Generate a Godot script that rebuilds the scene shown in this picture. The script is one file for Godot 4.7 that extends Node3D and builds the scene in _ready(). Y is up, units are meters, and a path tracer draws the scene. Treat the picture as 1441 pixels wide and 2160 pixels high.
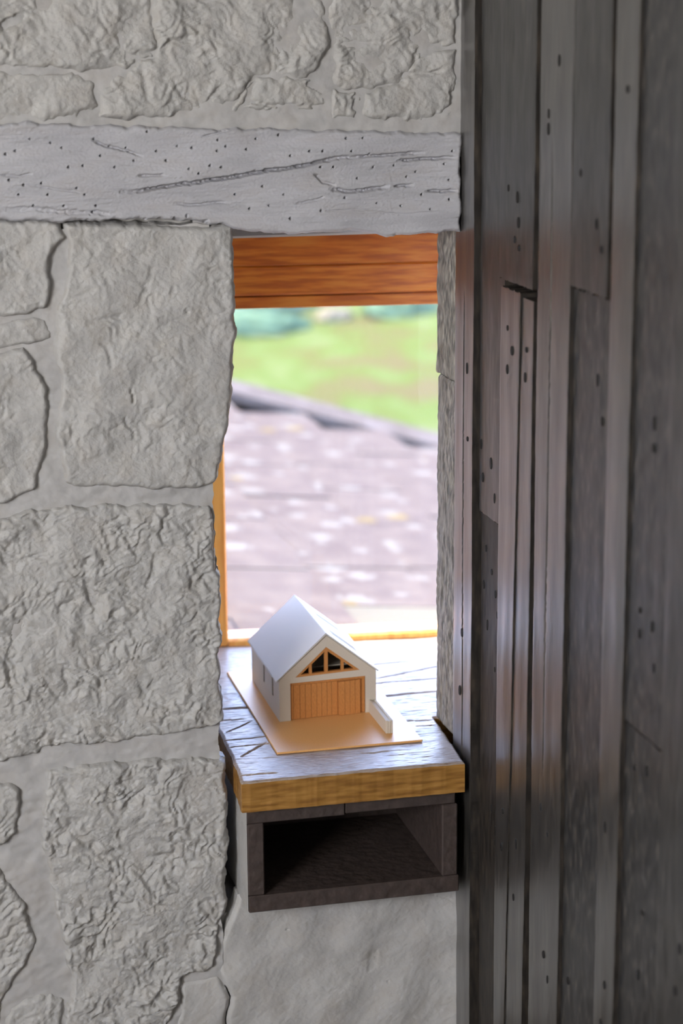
extends Node3D
# A stone barn wall with a slit window, a timber partition on its right, and a card model of a barn standing on the sill.
# Metres; y is up; the painted stone wall's joints lie in z = 0 and the room is on the side of +z.

const FACE := 0.1935        # x of the timber partition's face
const SILL := 0.5025        # y of the top of the sill
const TILT := 0.0699        # the model's plan is a little out of square: slope of its front in plan

var M := {}
var taken := {}
var n_warp: FastNoiseLite
var n_big: FastNoiseLite
var n_mid: FastNoiseLite
var n_chip: FastNoiseLite
var n_fine: FastNoiseLite
var n_grain: FastNoiseLite
var n_soft: FastNoiseLite

func _ready() -> void:
	look()
	materials()
	room()
	stone_wall()
	timber_partition()
	window_opening()
	sill_boards()
	shelf_box()
	barn_model()
	outdoors()

# ---------------------------------------------------------------- camera, sky, sun, daylight, exposure
func look() -> void:
	var cam := Camera3D.new()
	cam.name = "camera"
	add_child(cam)
	var f := Vector3(0.2261441, -0.22822513, -0.94698054)
	var up := Vector3(0.06092824, 0.97357612, -0.22008474)
	cam.look_at_from_position(Vector3(-0.74, 1.65, 3.1), Vector3(-0.74, 1.65, 3.1) + f, up)
	cam.near = 0.05
	cam.far = 600.0
	var lens := CameraAttributesPhysical.new()
	lens.frustum_focal_length = 48.89
	lens.frustum_focus_distance = 3.27
	lens.exposure_aperture = 2.1
	cam.attributes = lens
	cam.current = true

	var e := Environment.new()
	e.background_mode = Environment.BG_SKY
	var sky := Sky.new()
	var sm := ProceduralSkyMaterial.new()
	sm.sky_top_color = Color(0.62, 0.72, 0.91)
	sm.sky_horizon_color = Color(0.91, 0.92, 0.95)
	sm.sky_curve = 0.12
	sm.ground_bottom_color = Color(0.36, 0.38, 0.30)
	sm.ground_horizon_color = Color(0.62, 0.66, 0.60)
	sm.sky_energy_multiplier = 3.3
	sm.sun_angle_max = 8.0
	sky.sky_material = sm
	e.sky = sky
	e.tonemap_mode = Environment.TONE_MAPPER_LINEAR
	e.tonemap_exposure = 1.0
	e.sdfgi_enabled = true
	e.ssao_enabled = true
	e.ssil_enabled = true
	var we := WorldEnvironment.new()
	we.name = "surroundings"
	we.environment = e
	add_child(we)

	var sun := DirectionalLight3D.new()
	sun.name = "sun"
	sun.light_color = Color(1.0, 0.95, 0.88)
	sun.light_energy = 9.0
	sun.light_angular_distance = 0.6
	sun.shadow_enabled = true
	add_child(sun)
	var travel := Vector3(0.735 * 0.64, -0.768, 0.678 * 0.64)
	sun.look_at_from_position(-travel, Vector3.ZERO, Vector3.UP)

	# daylight that falls through the side window of the room, outside the frame
	area("window_daylight", Vector3(-3.17, 1.82, 3.4), Vector3(1, -0.2, -1.0), Vector2(1.3, 1.2), 8.6, Color(1.0, 0.985, 0.97))

func area(called: String, at: Vector3, towards: Vector3, size: Vector2, energy: float, tint: Color) -> void:
	var l := AreaLight3D.new()
	l.name = called
	l.area_size = size
	l.area_normalize_energy = false
	l.light_energy = energy
	l.light_color = tint
	l.shadow_enabled = true
	add_child(l)
	l.look_at_from_position(at, at + towards, Vector3.UP)

# ---------------------------------------------------------------- helpers
func noise(s: int, freq: float, oct := 1, kind := FastNoiseLite.TYPE_SIMPLEX_SMOOTH) -> FastNoiseLite:
	var n := FastNoiseLite.new()
	n.seed = s
	n.noise_type = kind
	n.frequency = freq
	n.fractal_type = FastNoiseLite.FRACTAL_FBM if oct > 1 else FastNoiseLite.FRACTAL_NONE
	n.fractal_octaves = oct
	return n

func ramp(cols: Array, at: Array) -> Gradient:
	var g := Gradient.new()
	var o := PackedFloat32Array()
	var c := PackedColorArray()
	for i in cols.size():
		o.append(at[i])
		c.append(cols[i])
	g.offsets = o
	g.colors = c
	return g

func tex(s: int, freq: float, oct: int, g: Gradient = null, size := 512) -> NoiseTexture2D:
	var t := NoiseTexture2D.new()
	t.width = size
	t.height = size
	t.seamless = true
	t.seamless_blend_skirt = 0.25
	t.generate_mipmaps = false
	t.noise = noise(s, freq, oct)
	t.color_ramp = g
	return t

func mat(called: String, col: Color, rough: float, colour: Texture2D = null, scale := Vector3.ONE, relief_tex: Texture2D = null, depth_cm := 0.0) -> StandardMaterial3D:
	var m := StandardMaterial3D.new()
	m.resource_name = called
	m.albedo_color = col
	m.roughness = rough
	if colour or relief_tex:
		m.uv1_triplanar = true
		m.uv1_world_triplanar = true
		m.uv1_triplanar_sharpness = 4.0
		m.uv1_scale = scale
	if colour:
		m.albedo_texture = colour
	if relief_tex:
		m.heightmap_enabled = true
		m.heightmap_texture = relief_tex
		m.heightmap_scale = depth_cm
	M[called] = m
	return m

func numbered(called: String) -> String:
	if not taken.has(called):
		taken[called] = 0
		return called
	taken[called] += 1
	return "%s_%03d" % [called, taken[called]]

func tag(o: Node3D, label := "", category := "", group := "", kind := "") -> Node3D:
	if label: o.set_meta("label", label)
	if category: o.set_meta("category", category)
	if group: o.set_meta("group", group)
	if kind: o.set_meta("kind", kind)
	return o

func thing(called: String, label: String, category: String, kind := "") -> Node3D:
	var o := Node3D.new()
	o.name = numbered(called)
	add_child(o)
	return tag(o, label, category, "", kind)

func obj(called: String, mesh: Mesh, mats: Array, parent: Node = self) -> MeshInstance3D:
	var o := MeshInstance3D.new()
	o.name = numbered(called) if parent == self else called
	o.mesh = mesh
	for i in mini(mats.size(), mesh.get_surface_count()):
		o.set_surface_override_material(i, mats[i])
	parent.add_child(o, true)
	return o

func begin() -> SurfaceTool:
	var st := SurfaceTool.new()
	st.begin(Mesh.PRIMITIVE_TRIANGLES)
	st.set_smooth_group(-1)
	return st

func done(st: SurfaceTool) -> ArrayMesh:
	st.generate_normals()
	return st.commit()

func tri(st: SurfaceTool, a: Vector3, b: Vector3, c: Vector3) -> void:      # counter-clockwise seen from outside
	st.add_vertex(a)
	st.add_vertex(c)
	st.add_vertex(b)

func quad(st: SurfaceTool, a: Vector3, b: Vector3, c: Vector3, d: Vector3) -> void:
	tri(st, a, b, c)
	tri(st, a, c, d)

# a box with chamfered edges; its eight corners may be moved by «bend»
func box(st: SurfaceTool, lo: Vector3, hi: Vector3, c := 0.0, bend = null) -> void:
	var mid := (lo + hi) / 2.0
	var half := (hi - lo) / 2.0
	c = minf(c, minf(half.x, minf(half.y, half.z)) * 0.9)
	var put := func(p: Vector3) -> Vector3: return bend.call(mid + p) if bend != null else mid + p
	var h := half - Vector3.ONE * c
	for s in [-1.0, 1.0]:
		var qs := [
			[Vector3(s * half.x, -h.y, -h.z), Vector3(s * half.x, h.y, -h.z), Vector3(s * half.x, h.y, h.z), Vector3(s * half.x, -h.y, h.z)],
			[Vector3(-h.x, s * half.y, -h.z), Vector3(-h.x, s * half.y, h.z), Vector3(h.x, s * half.y, h.z), Vector3(h.x, s * half.y, -h.z)],
			[Vector3(-h.x, -h.y, s * half.z), Vector3(h.x, -h.y, s * half.z), Vector3(h.x, h.y, s * half.z), Vector3(-h.x, h.y, s * half.z)]]
		for q in qs:
			if s > 0: quad(st, put.call(q[0]), put.call(q[1]), put.call(q[2]), put.call(q[3]))
			else: quad(st, put.call(q[3]), put.call(q[2]), put.call(q[1]), put.call(q[0]))
	if c <= 0.0:
		return
	for s in [-1.0, 1.0]:
		for t in [-1.0, 1.0]:
			# edges along x, y, z
			var e := [
				[Vector3(-h.x, s * half.y, t * h.z), Vector3(h.x, s * half.y, t * h.z), Vector3(h.x, s * h.y, t * half.z), Vector3(-h.x, s * h.y, t * half.z)],
				[Vector3(t * h.x, -h.y, s * half.z), Vector3(t * h.x, h.y, s * half.z), Vector3(t * half.x, h.y, s * h.z), Vector3(t * half.x, -h.y, s * h.z)],
				[Vector3(s * half.x, t * h.y, -h.z), Vector3(s * half.x, t * h.y, h.z), Vector3(s * h.x, t * half.y, h.z), Vector3(s * h.x, t * half.y, -h.z)]]
			for q in e:
				var nrm: Vector3 = (q[1] - q[0]).cross(q[2] - q[0])
				if nrm.dot(q[0] + q[2]) > 0: quad(st, put.call(q[0]), put.call(q[1]), put.call(q[2]), put.call(q[3]))
				else: quad(st, put.call(q[3]), put.call(q[2]), put.call(q[1]), put.call(q[0]))
			for w in [-1.0, 1.0]:
				var a := Vector3(w * half.x, s * h.y, t * h.z)
				var b := Vector3(w * h.x, s * half.y, t * h.z)
				var d := Vector3(w * h.x, s * h.y, t * half.z)
				if (b - a).cross(d - a).dot(a + b + d) > 0: tri(st, put.call(a), put.call(b), put.call(d))
				else: tri(st, put.call(a), put.call(d), put.call(b))

func block(called: String, lo: Vector3, hi: Vector3, c: float, m: Material, parent: Node = self, bend = null) -> MeshInstance3D:
	var st := begin()
	box(st, lo, hi, c, bend)
	return obj(called, done(st), [m], parent)

# a polygon in (a, b) drawn out from depth k0 to k1; «at» turns (a, b, k) into a point and must keep the handedness
func extrude(st: SurfaceTool, poly: Array, k0: float, k1: float, at: Callable) -> void:
	var p := PackedVector2Array(poly)
	if Geometry2D.is_polygon_clockwise(p):
		p.reverse()
	var ids := Geometry2D.triangulate_polygon(p)
	for i in range(0, ids.size(), 3):
		var a := p[ids[i]]
		var b := p[ids[i + 1]]
		var c := p[ids[i + 2]]
		if (b - a).cross(c - a) < 0:
			var s := b
			b = c
			c = s
		tri(st, at.call(a.x, a.y, k1), at.call(b.x, b.y, k1), at.call(c.x, c.y, k1))
		tri(st, at.call(a.x, a.y, k0), at.call(c.x, c.y, k0), at.call(b.x, b.y, k0))
	for i in p.size():
		var a := p[i]
		var b := p[(i + 1) % p.size()]
		quad(st, at.call(a.x, a.y, k0), at.call(b.x, b.y, k0), at.call(b.x, b.y, k1), at.call(a.x, a.y, k1))

# A piece with a modelled face: its outline is a polygon in (u, v), its face stands at height(u, v, distance from the edge)
# above the plane of «ax» (basis x, y = u, v; z = out of the face). Surface 0 is the face, surface 1 the sides, down to -skirt.
# grooves: [[points, width, depth], ...]; pits: [[centre, radius u, radius v, depth], ...]; warp wobbles the outline.
func relief(poly_in: Array, step: Vector2, height: Callable, ax: Transform3D, skirt: float, grooves := [], pits := [], warp := 0.0) -> ArrayMesh:
	var poly := PackedVector2Array(poly_in)
	var n := poly.size()
	var lo := poly[0]
	var hi := poly[0]
	var ab := PackedVector2Array()
	var inv := PackedFloat32Array()
	for k in n:
		lo = lo.min(poly[k])
		hi = hi.max(poly[k])
		var e := poly[(k + 1) % n] - poly[k]
		ab.append(e)
		inv.append(1.0 / maxf(e.length_squared(), 1e-12))
	lo -= step * 1.5 + Vector2.ONE * warp
	hi += step * 1.5 + Vector2.ONE * warp
	var nx := int((hi.x - lo.x) / step.x) + 2
	var ny := int((hi.y - lo.y) / step.y) + 2
	var wn: FastNoiseLite = n_warp
	var smin := minf(step.x, step.y)
	var dist := PackedFloat32Array()
	dist.resize(nx * ny)
	var pos := PackedVector2Array()
	pos.resize(nx * ny)
	# coarse distances first: deep inside and far outside need no more
	const K := 8
	var cx := (nx - 1) / K + 2
	var cy := (ny - 1) / K + 2
	var coarse := PackedFloat32Array()
	coarse.resize(cx * cy)
	for j in cy:
		for i in cx:
			coarse[j * cx + i] = edge(poly, ab, inv, n, lo + Vector2(i * K * step.x, j * K * step.y)).z
	var near := 0.012 + step.length() * K * 0.8
	for j in ny:
		var cj := j / K
		var fj := float(j - cj * K) / K
		for i in nx:
			var p := lo + Vector2(i * step.x, j * step.y)
			var ci := i / K
			var fi := float(i - ci * K) / K
			var c0 := cj * cx + ci
			var dc := lerpf(lerpf(coarse[c0], coarse[c0 + 1], fi), lerpf(coarse[c0 + cx], coarse[c0 + cx + 1], fi), fj)
			var at := j * nx + i
			pos[at] = p
			if absf(dc) > near:
				dist[at] = dc
				continue
			var pw := p
			if warp > 0.0:
				pw += Vector2(wn.get_noise_2d(p.x, p.y), wn.get_noise_2d(p.x + 7.3, p.y - 3.1)) * warp
			var q := edge(poly, ab, inv, n, pw)
			dist[at] = q.z
			if absf(q.z) < smin * 0.75:
				pos[at] = p + (Vector2(q.x, q.y) - pw)
				dist[at] = q.z * 0.02
	var keep := PackedByteArray()
	keep.resize(nx * ny)
	var used := PackedByteArray()
	used.resize(nx * ny)
	for j in ny - 1:
		for i in nx - 1:
			var a := j * nx + i
			if dist[a] > -1e-5 - smin * 0.02 and dist[a + 1] > -1e-5 - smin * 0.02 and dist[a + nx] > -1e-5 - smin * 0.02 and dist[a + nx + 1] > -1e-5 - smin * 0.02:
				keep[a] = 1
				used[a] = 1
				used[a + 1] = 1
				used[a + nx] = 1
				used[a + nx + 1] = 1
	var hgt := PackedFloat32Array()
	hgt.resize(nx * ny)
	for at in nx * ny:
		if used[at]:
			hgt[at] = height.call(pos[at].x, pos[at].y, maxf(dist[at], 0.0))
	for g in grooves:
		var pts: Array = g[0]
		var w: float = g[1]
		var dep: float = g[2]
		var total := pts.size() - 1
		var best := {}
		for k in total:
			var a: Vector2 = pts[k]
			var b: Vector2 = pts[k + 1]
			var e := b - a
			var l2 := maxf(e.length_squared(), 1e-12)
			var i0 := maxi(int((minf(a.x, b.x) - w - lo.x) / step.x), 0)
			var i1 := mini(int((maxf(a.x, b.x) + w - lo.x) / step.x) + 1, nx - 1)
			var j0 := maxi(int((minf(a.y, b.y) - w - lo.y) / step.y), 0)
			var j1 := mini(int((maxf(a.y, b.y) + w - lo.y) / step.y) + 1, ny - 1)
			for j in range(j0, j1 + 1):
				for i in range(i0, i1 + 1):
					var at := j * nx + i
					if not used[at]:
						continue
					var p := pos[at] + Vector2(wn.get_noise_2d(pos[at].x * 2.0, pos[at].y * 2.0), wn.get_noise_2d(pos[at].y * 2.0 + 3.0, pos[at].x * 2.0)) * minf(w * 0.6, 0.003)
					var t := clampf((p - a).dot(e) / l2, 0.0, 1.0)
					var along := (k + t) / total
					var fade := minf(1.0, minf(along, 1.0 - along) * 5.0 + 0.15)
					var r := (p - a - e * t).length() / w
					if r < 1.0:
						var cut := dep * fade * (1.0 - r * r * r * r) * (0.75 + 0.5 * absf(wn.get_noise_2d(p.x * 3.0 + 5.0, p.y * 3.0)))
						best[at] = maxf(best.get(at, 0.0), cut)
		for at in best:
			hgt[at] -= best[at]
	for pit in pits:
		var c: Vector2 = pit[0]
		var i0 := maxi(int((c.x - pit[1] - lo.x) / step.x), 0)
		var i1 := mini(int((c.x + pit[1] - lo.x) / step.x) + 1, nx - 1)
		var j0 := maxi(int((c.y - pit[2] - lo.y) / step.y), 0)
		var j1 := mini(int((c.y + pit[2] - lo.y) / step.y) + 1, ny - 1)
		for j in range(j0, j1 + 1):
			for i in range(i0, i1 + 1):
				var at := j * nx + i
				var r := ((pos[at] - c) / Vector2(pit[1], pit[2])).length_squared()
				if r < 1.0 and used[at]:
					hgt[at] -= pit[3] * (1.0 - r)
	# face
	var ids := PackedInt32Array()
	ids.resize(nx * ny)
	var V := PackedVector3Array()
	var N := PackedVector3Array()
	var U := PackedVector2Array()
	for j in ny:
		for i in nx:
			var at := j * nx + i
			if not used[at]:
				continue
			ids[at] = V.size()
			V.append(ax * Vector3(pos[at].x, pos[at].y, hgt[at]))
			U.append(pos[at])
			var l := at - 1 if i > 0 and used[at - 1] else at
			var r := at + 1 if i < nx - 1 and used[at + 1] else at
			var d := at - nx if j > 0 and used[at - nx] else at
			var t := at + nx if j < ny - 1 and used[at + nx] else at
			var du := Vector3(pos[r].x - pos[l].x, pos[r].y - pos[l].y, hgt[r] - hgt[l])
			var dv := Vector3(pos[t].x - pos[d].x, pos[t].y - pos[d].y, hgt[t] - hgt[d])
			var nn := du.cross(dv)
			if nn.z <= 0.0 or nn.length_squared() < 1e-20:
				nn = Vector3(0, 0, 1)
			N.append(ax.basis * nn.normalized())
	var T := PackedInt32Array()
	var SV := PackedVector3Array()
	var SN := PackedVector3Array()
	var SU := PackedVector2Array()
	for j in ny - 1:
		for i in nx - 1:
			var a := j * nx + i
			if not keep[a]:
				continue
			var b := a + 1
			var c := a + nx + 1
			var d := a + nx
			T.append(ids[a]); T.append(ids[c]); T.append(ids[b])
			T.append(ids[a]); T.append(ids[d]); T.append(ids[c])
			if j == 0 or not keep[a - nx]: side(SV, SN, SU, pos, hgt, a, b, skirt, ax)
			if i == nx - 2 or not keep[a + 1]: side(SV, SN, SU, pos, hgt, b, c, skirt, ax)
			if j == ny - 2 or not keep[a + nx]: side(SV, SN, SU, pos, hgt, c, d, skirt, ax)
			if i == 0 or not keep[a - 1]: side(SV, SN, SU, pos, hgt, d, a, skirt, ax)
	var am := ArrayMesh.new()
	var arr := []
	arr.resize(Mesh.ARRAY_MAX)
	arr[Mesh.ARRAY_VERTEX] = V
	arr[Mesh.ARRAY_NORMAL] = N
	arr[Mesh.ARRAY_TEX_UV] = U
	arr[Mesh.ARRAY_INDEX] = T
	am.add_surface_from_arrays(Mesh.PRIMITIVE_TRIANGLES, arr)
	if skirt > 0.0:
		var sar := []
		sar.resize(Mesh.ARRAY_MAX)
		sar[Mesh.ARRAY_VERTEX] = SV
		sar[Mesh.ARRAY_NORMAL] = SN
		sar[Mesh.ARRAY_TEX_UV] = SU
		am.add_surface_from_arrays(Mesh.PRIMITIVE_TRIANGLES, sar)
	return am

func side(SV: PackedVector3Array, SN: PackedVector3Array, SU: PackedVector2Array, pos: PackedVector2Array, hgt: PackedFloat32Array, a: int, b: int, skirt: float, ax: Transform3D) -> void:
	var e := pos[b] - pos[a]
	if e.length_squared() < 1e-14:
		return
	var out := ax.basis * Vector3(e.y, -e.x, 0.0).normalized()
	var p := [Vector3(pos[a].x, pos[a].y, hgt[a]), Vector3(pos[a].x, pos[a].y, -skirt), Vector3(pos[b].x, pos[b].y, -skirt), Vector3(pos[b].x, pos[b].y, hgt[b])]
	for k in [0, 2, 1, 0, 3, 2]:
		SV.append(ax * p[k])
		SN.append(out)
		SU.append(Vector2(p[k].x + p[k].y, p[k].z))

func edge(poly: PackedVector2Array, ab: PackedVector2Array, inv: PackedFloat32Array, n: int, p: Vector2) -> Vector3:
	var best := 1e9
	var bx := Vector2.ZERO
	var inside := false
	var b := poly[n - 1]
	for k in n:
		var a := poly[k]
		var q := a + ab[k] * clampf((p - a).dot(ab[k]) * inv[k], 0.0, 1.0)
		var d := p.distance_squared_to(q)
		if d < best:
			best = d
			bx = q
		if (a.y > p.y) != (b.y > p.y) and p.x < (b.x - a.x) * (p.y - a.y) / (b.y - a.y) + a.x:
			inside = not inside
		b = a
	return Vector3(bx.x, bx.y, sqrt(best) * (1.0 if inside else -1.0))

# ---------------------------------------------------------------- materials
func materials() -> void:
	n_warp = noise(5, 26.0, 3)
	n_big = noise(11, 9.0, 2)
	n_mid = noise(12, 26.0, 2)
	n_chip = noise(13, 60.0, 2)
	n_fine = noise(14, 190.0, 2)
	n_grain = noise(15, 1.0, 3)
	n_soft = noise(16, 4.0, 1)

	var paint := ramp([Color(0.955, 0.955, 0.955), Color(1, 1, 1), Color(0.975, 0.965, 0.955)], [0.2, 0.5, 0.85])
	var tp := tex(21, 0.012, 4, paint, 512)
	var tb := tex(22, 0.06, 4, null, 512)
	mat("stone_paint", Color(0.705, 0.70, 0.69), 0.62, tp, Vector3(3.1, 3.1, 3.1), tb, 0.11)
	mat("mortar_paint", Color(0.71, 0.705, 0.70), 0.6, tp, Vector3(2.3, 2.3, 2.3), tex(23, 0.04, 3, null, 512), 0.06)
	mat("beam_paint", Color(0.715, 0.715, 0.735), 0.55, tp, Vector3(1.2, 5.0, 5.0), tex(24, 0.05, 4, null, 512), 0.06)
	mat("plaster_paint", Color(0.715, 0.71, 0.70), 0.6, tp, Vector3(2.0, 2.0, 2.0), tex(25, 0.08, 3, null, 512), 0.09)
	mat("plain_plaster", Color(0.78, 0.77, 0.75), 0.8)
	mat("ceiling_board", Color(0.82, 0.82, 0.80), 0.8)
	mat("floor_stone", Color(0.47, 0.43, 0.39), 0.7, tex(26, 0.02, 4, ramp([Color(0.8, 0.8, 0.8), Color(1, 1, 1)], [0.0, 1.0]), 256), Vector3(0.8, 0.8, 0.8))
	mat("iron", Color(0.10, 0.095, 0.095), 0.8)
	mat("hole_dark", Color(0.13, 0.14, 0.15), 0.5)  # shade of the model's open slots, put into a dark colour

	# weathered, grey stained timber: streaks along y
	for k in 4:
		var g := ramp([Color(0.18, 0.175, 0.175), Color(0.29, 0.285, 0.28), Color(0.35, 0.34, 0.33), Color(0.47, 0.45, 0.43)], [0.2, 0.42, 0.6, 0.85])
		if k == 1: g = ramp([Color(0.17, 0.16, 0.15), Color(0.25, 0.235, 0.22), Color(0.30, 0.275, 0.25), Color(0.40, 0.37, 0.33)], [0.15, 0.45, 0.65, 0.95])
		if k == 2: g = ramp([Color(0.14, 0.14, 0.145), Color(0.24, 0.24, 0.245), Color(0.31, 0.305, 0.30), Color(0.52, 0.49, 0.46)], [0.2, 0.42, 0.62, 0.85])
		var t := tex(40 + k, 0.025, 5, g, 512)
		var m := mat("timber_%d" % k, [Color(0.70, 0.69, 0.67), Color(0.74, 0.72, 0.70), Color(0.62, 0.62, 0.62), Color(0.60, 0.60, 0.60)][k], [0.38, 0.55, 0.46, 0.42][k], t, [Vector3(6.0, 0.8, 9.0), Vector3(6.0, 1.2, 8.0), Vector3(5.0, 1.9, 6.0), Vector3(6.0, 0.9, 8.0)][k], tex(50 + k, 0.05, 3, null, 512), 0.005)
		m.metallic_specular = [0.7, 0.5, 0.6, 0.6][k]
		m.clearcoat_enabled = true
		m.clearcoat = [1.0, 0.0, 0.3, 0.4][k]
		m.clearcoat_roughness = 0.32
		m.uv1_offset = Vector3(0.1 * k, 0.33 * k, 0.21 * k)
	mat("sawn_timber", Color(1, 1, 1), 0.6, tex(60, 0.03, 5, ramp([Color(0.34, 0.335, 0.325), Color(0.52, 0.505, 0.48), Color(0.68, 0.66, 0.62)], [0.2, 0.5, 0.85]), 512), Vector3(5.0, 1.6, 6.0), tex(61, 0.06, 4, null, 512), 0.08)

	# pine: grain along x
	mat("head_pine", Color(1, 1, 1), 0.45, tex(70, 0.016, 5, ramp([Color(0.70, 0.36, 0.08), Color(0.80, 0.44, 0.11), Color(0.85, 0.52, 0.17)], [0.25, 0.5, 0.75]), 512), Vector3(0.9, 9.0, 9.0), tex(71, 0.05, 3, null, 256), 0.03)
	mat("stile_pine", Color(1, 1, 1), 0.4, tex(72, 0.016, 4, ramp([Color(0.88, 0.58, 0.25), Color(0.96, 0.70, 0.34)], [0.3, 0.7]), 256), Vector3(9.0, 0.9, 9.0))
	mat("sill_edge", Color(1, 1, 1), 0.42, tex(73, 0.02, 5, ramp([Color(0.52, 0.36, 0.16), Color(0.60, 0.43, 0.20), Color(0.66, 0.49, 0.25)], [0.25, 0.5, 0.8]), 512), Vector3(1.1, 9.0, 9.0), tex(74, 0.05, 3, null, 256), 0.04)
	mat("sill_top", Color(0.84, 0.81, 0.80), 0.38, tex(75, 0.02, 5, ramp([Color(0.42, 0.29, 0.20), Color(0.72, 0.66, 0.60), Color(0.78, 0.74, 0.70), Color(0.83, 0.81, 0.79)], [0.13, 0.24, 0.5, 0.8]), 1024), Vector3(1.6, 14.0, 14.0), tex(76, 0.05, 4, null, 512), 0.03)
	mat("box_brown", Color(0.285, 0.24, 0.225), 0.6, tex(77, 0.05, 3, ramp([Color(0.85, 0.85, 0.85), Color(1, 1, 1)], [0.2, 0.8]), 256), Vector3(3, 3, 3), tex(78, 0.06, 3, null, 256), 0.15)

	# card model
	mat("grey_card", Color(0.83, 0.79, 0.73), 0.75, tex(80, 0.3, 2, ramp([Color(0.93, 0.93, 0.93), Color(1, 1, 1)], [0.2, 0.8]), 256), Vector3(12, 12, 12))
	mat("roof_card", Color(0.85, 0.84, 0.825), 0.5, tex(80, 0.3, 2, ramp([Color(0.93, 0.93, 0.93), Color(1, 1, 1)], [0.2, 0.8]), 256), Vector3(12, 12, 12))
	mat("base_card", Color(0.92, 0.70, 0.44), 0.42, tex(81, 0.2, 3, ramp([Color(0.94, 0.93, 0.92), Color(1, 1, 1)], [0.2, 0.8]), 256), Vector3(9, 9, 9))
	mat("card_edge", Color(0.50, 0.40, 0.26), 0.8)
	mat("door_card", Color(0.80, 0.54, 0.29), 0.6, tex(82, 0.1, 3, ramp([Color(0.90, 0.88, 0.86), Color(1, 1, 1)], [0.2, 0.8]), 256), Vector3(20, 5, 20))
	mat("door_groove", Color(0.42, 0.26, 0.13), 0.8)
	mat("frame_card", Color(0.74, 0.50, 0.27), 0.6)

	var pane := mat("pane", Color(0.82, 0.82, 0.80, 0.03), 0.02)
	pane.metallic_specular = 0.3
	pane.transparency = BaseMaterial3D.TRANSPARENCY_ALPHA

	# outdoors
	mat("slate_stone", Color(0.785, 0.755, 0.72), 0.75, lichen_texture(), Vector3(0.55, 0.55, 0.55))
	mat("coping_stone", Color(0.335, 0.305, 0.29), 0.85, tex(91, 0.02, 4, ramp([Color(0.80, 0.78, 0.76), Color(1, 1, 1)], [0.2, 0.8]), 256), Vector3(1, 1, 1))
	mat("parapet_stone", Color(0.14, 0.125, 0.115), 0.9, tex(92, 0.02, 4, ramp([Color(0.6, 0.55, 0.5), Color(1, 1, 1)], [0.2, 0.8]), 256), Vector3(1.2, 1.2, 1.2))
	mat("cream_stone", Color(0.32, 0.30, 0.262), 0.8)
	mat("outer_sill", Color(0.85, 0.84, 0.83), 0.6)
	mat("meadow_grass", Color(0.755, 0.725, 0.68), 0.9, tex(93, 0.012, 3, ramp([Color(0.37, 0.35, 0.26), Color(0.35, 0.37, 0.23), Color(0.34, 0.40, 0.23), Color(0.39, 0.43, 0.30)], [0.25, 0.45, 0.6, 0.85]), 512), Vector3(0.10, 0.10, 0.05))
	mat("bush_leaf", Color(0.255, 0.315, 0.245), 0.8)
	mat("tree_leaf", Color(0.315, 0.375, 0.315), 0.8)
	mat("dry_grass", Color(0.38, 0.35, 0.29), 0.9)

	for n in ["slate_stone", "coping_stone", "parapet_stone", "cream_stone", "meadow_grass", "bush_leaf", "tree_leaf", "dry_grass"]:
		M[n].specular_mode = BaseMaterial3D.SPECULAR_DISABLED
		M[n].roughness = 1.0

# stone slates: pinkish grey with pale and ochre lichen
func lichen_texture() -> ImageTexture:
	var s := 512
	var im := Image.create(s, s, false, Image.FORMAT_RGB8)
	var a := noise(301, 0.02, 4)
	for y in s:
		for x in s:
			var v := a.get_noise_2d(x, y)
			im.set_pixel(x, y, Color(0.355, 0.325, 0.325).lerp(Color(0.40, 0.37, 0.36), clampf(0.5 + v, 0.0, 1.0)))
	var rng := RandomNumberGenerator.new()
	rng.seed = 77
	for k in 70:
		var c := Vector2(rng.randf() * s, rng.randf() * s)
		var r := rng.randf_range(5.0, 17.0)
		var col := Color(0.455, 0.45, 0.44) if rng.randf() > 0.08 else Color(0.44, 0.395, 0.29)
		for y in range(int(c.y - r), int(c.y + r) + 1):
			for x in range(int(c.x - r), int(c.x + r) + 1):
				if Vector2(x, y).distance_to(c) + a.get_noise_2d(x * 6.0, y * 6.0) * r * 0.9 < r * 0.8:
					im.set_pixel(posmod(x, s), posmod(y, s), col)
	return ImageTexture.create_from_image(im)

# ---------------------------------------------------------------- the room around the camera
func room() -> void:
	var st := begin()
	box(st, Vector3(-3.6, -0.2, -0.1), Vector3(0.9, 0.0, 4.9))
	tag(obj("floor", done(st), [M.floor_stone]), "stone floor of the room", "", "", "structure")
	st = begin()
	box(st, Vector3(-3.6, 2.5, -0.79), Vector3(0.9, 2.7, 4.9))
	tag(obj("ceiling", done(st), [M.ceiling_board]), "pale ceiling of the room", "", "", "structure")
	st = begin()      # side wall with a window opening, z 2.75..4.05, y 1.2..2.42
	box(st, Vector3(-3.5, 0, 0), Vector3(-3.2, 2.5, 2.75))
	box(st, Vector3(-3.5, 0, 4.05), Vector3(-3.2, 2.5, 4.9))
	box(st, Vector3(-3.5, 0, 2.75), Vector3(-3.2, 1.2, 4.05))
	box(st, Vector3(-3.5, 2.42, 2.75), Vector3(-3.2, 2.5, 4.05))
	tag(obj("wall_west", done(st), [M.plain_plaster]), "pale side wall with a wide window", "", "", "structure")
	st = begin()
	box(st, Vector3(-3.2, 0, 4.6), Vector3(0.9, 2.5, 4.9))
	tag(obj("wall_south", done(st), [M.plain_plaster]), "pale rear wall of the room", "", "", "structure")
	var o := thing("window_2", "wide clear window lighting the room", "", "structure")
	block("pane", Vector3(-3.38, 1.2, 2.75), Vector3(-3.36, 2.42, 4.05), 0.0, M.pane, o)

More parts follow.
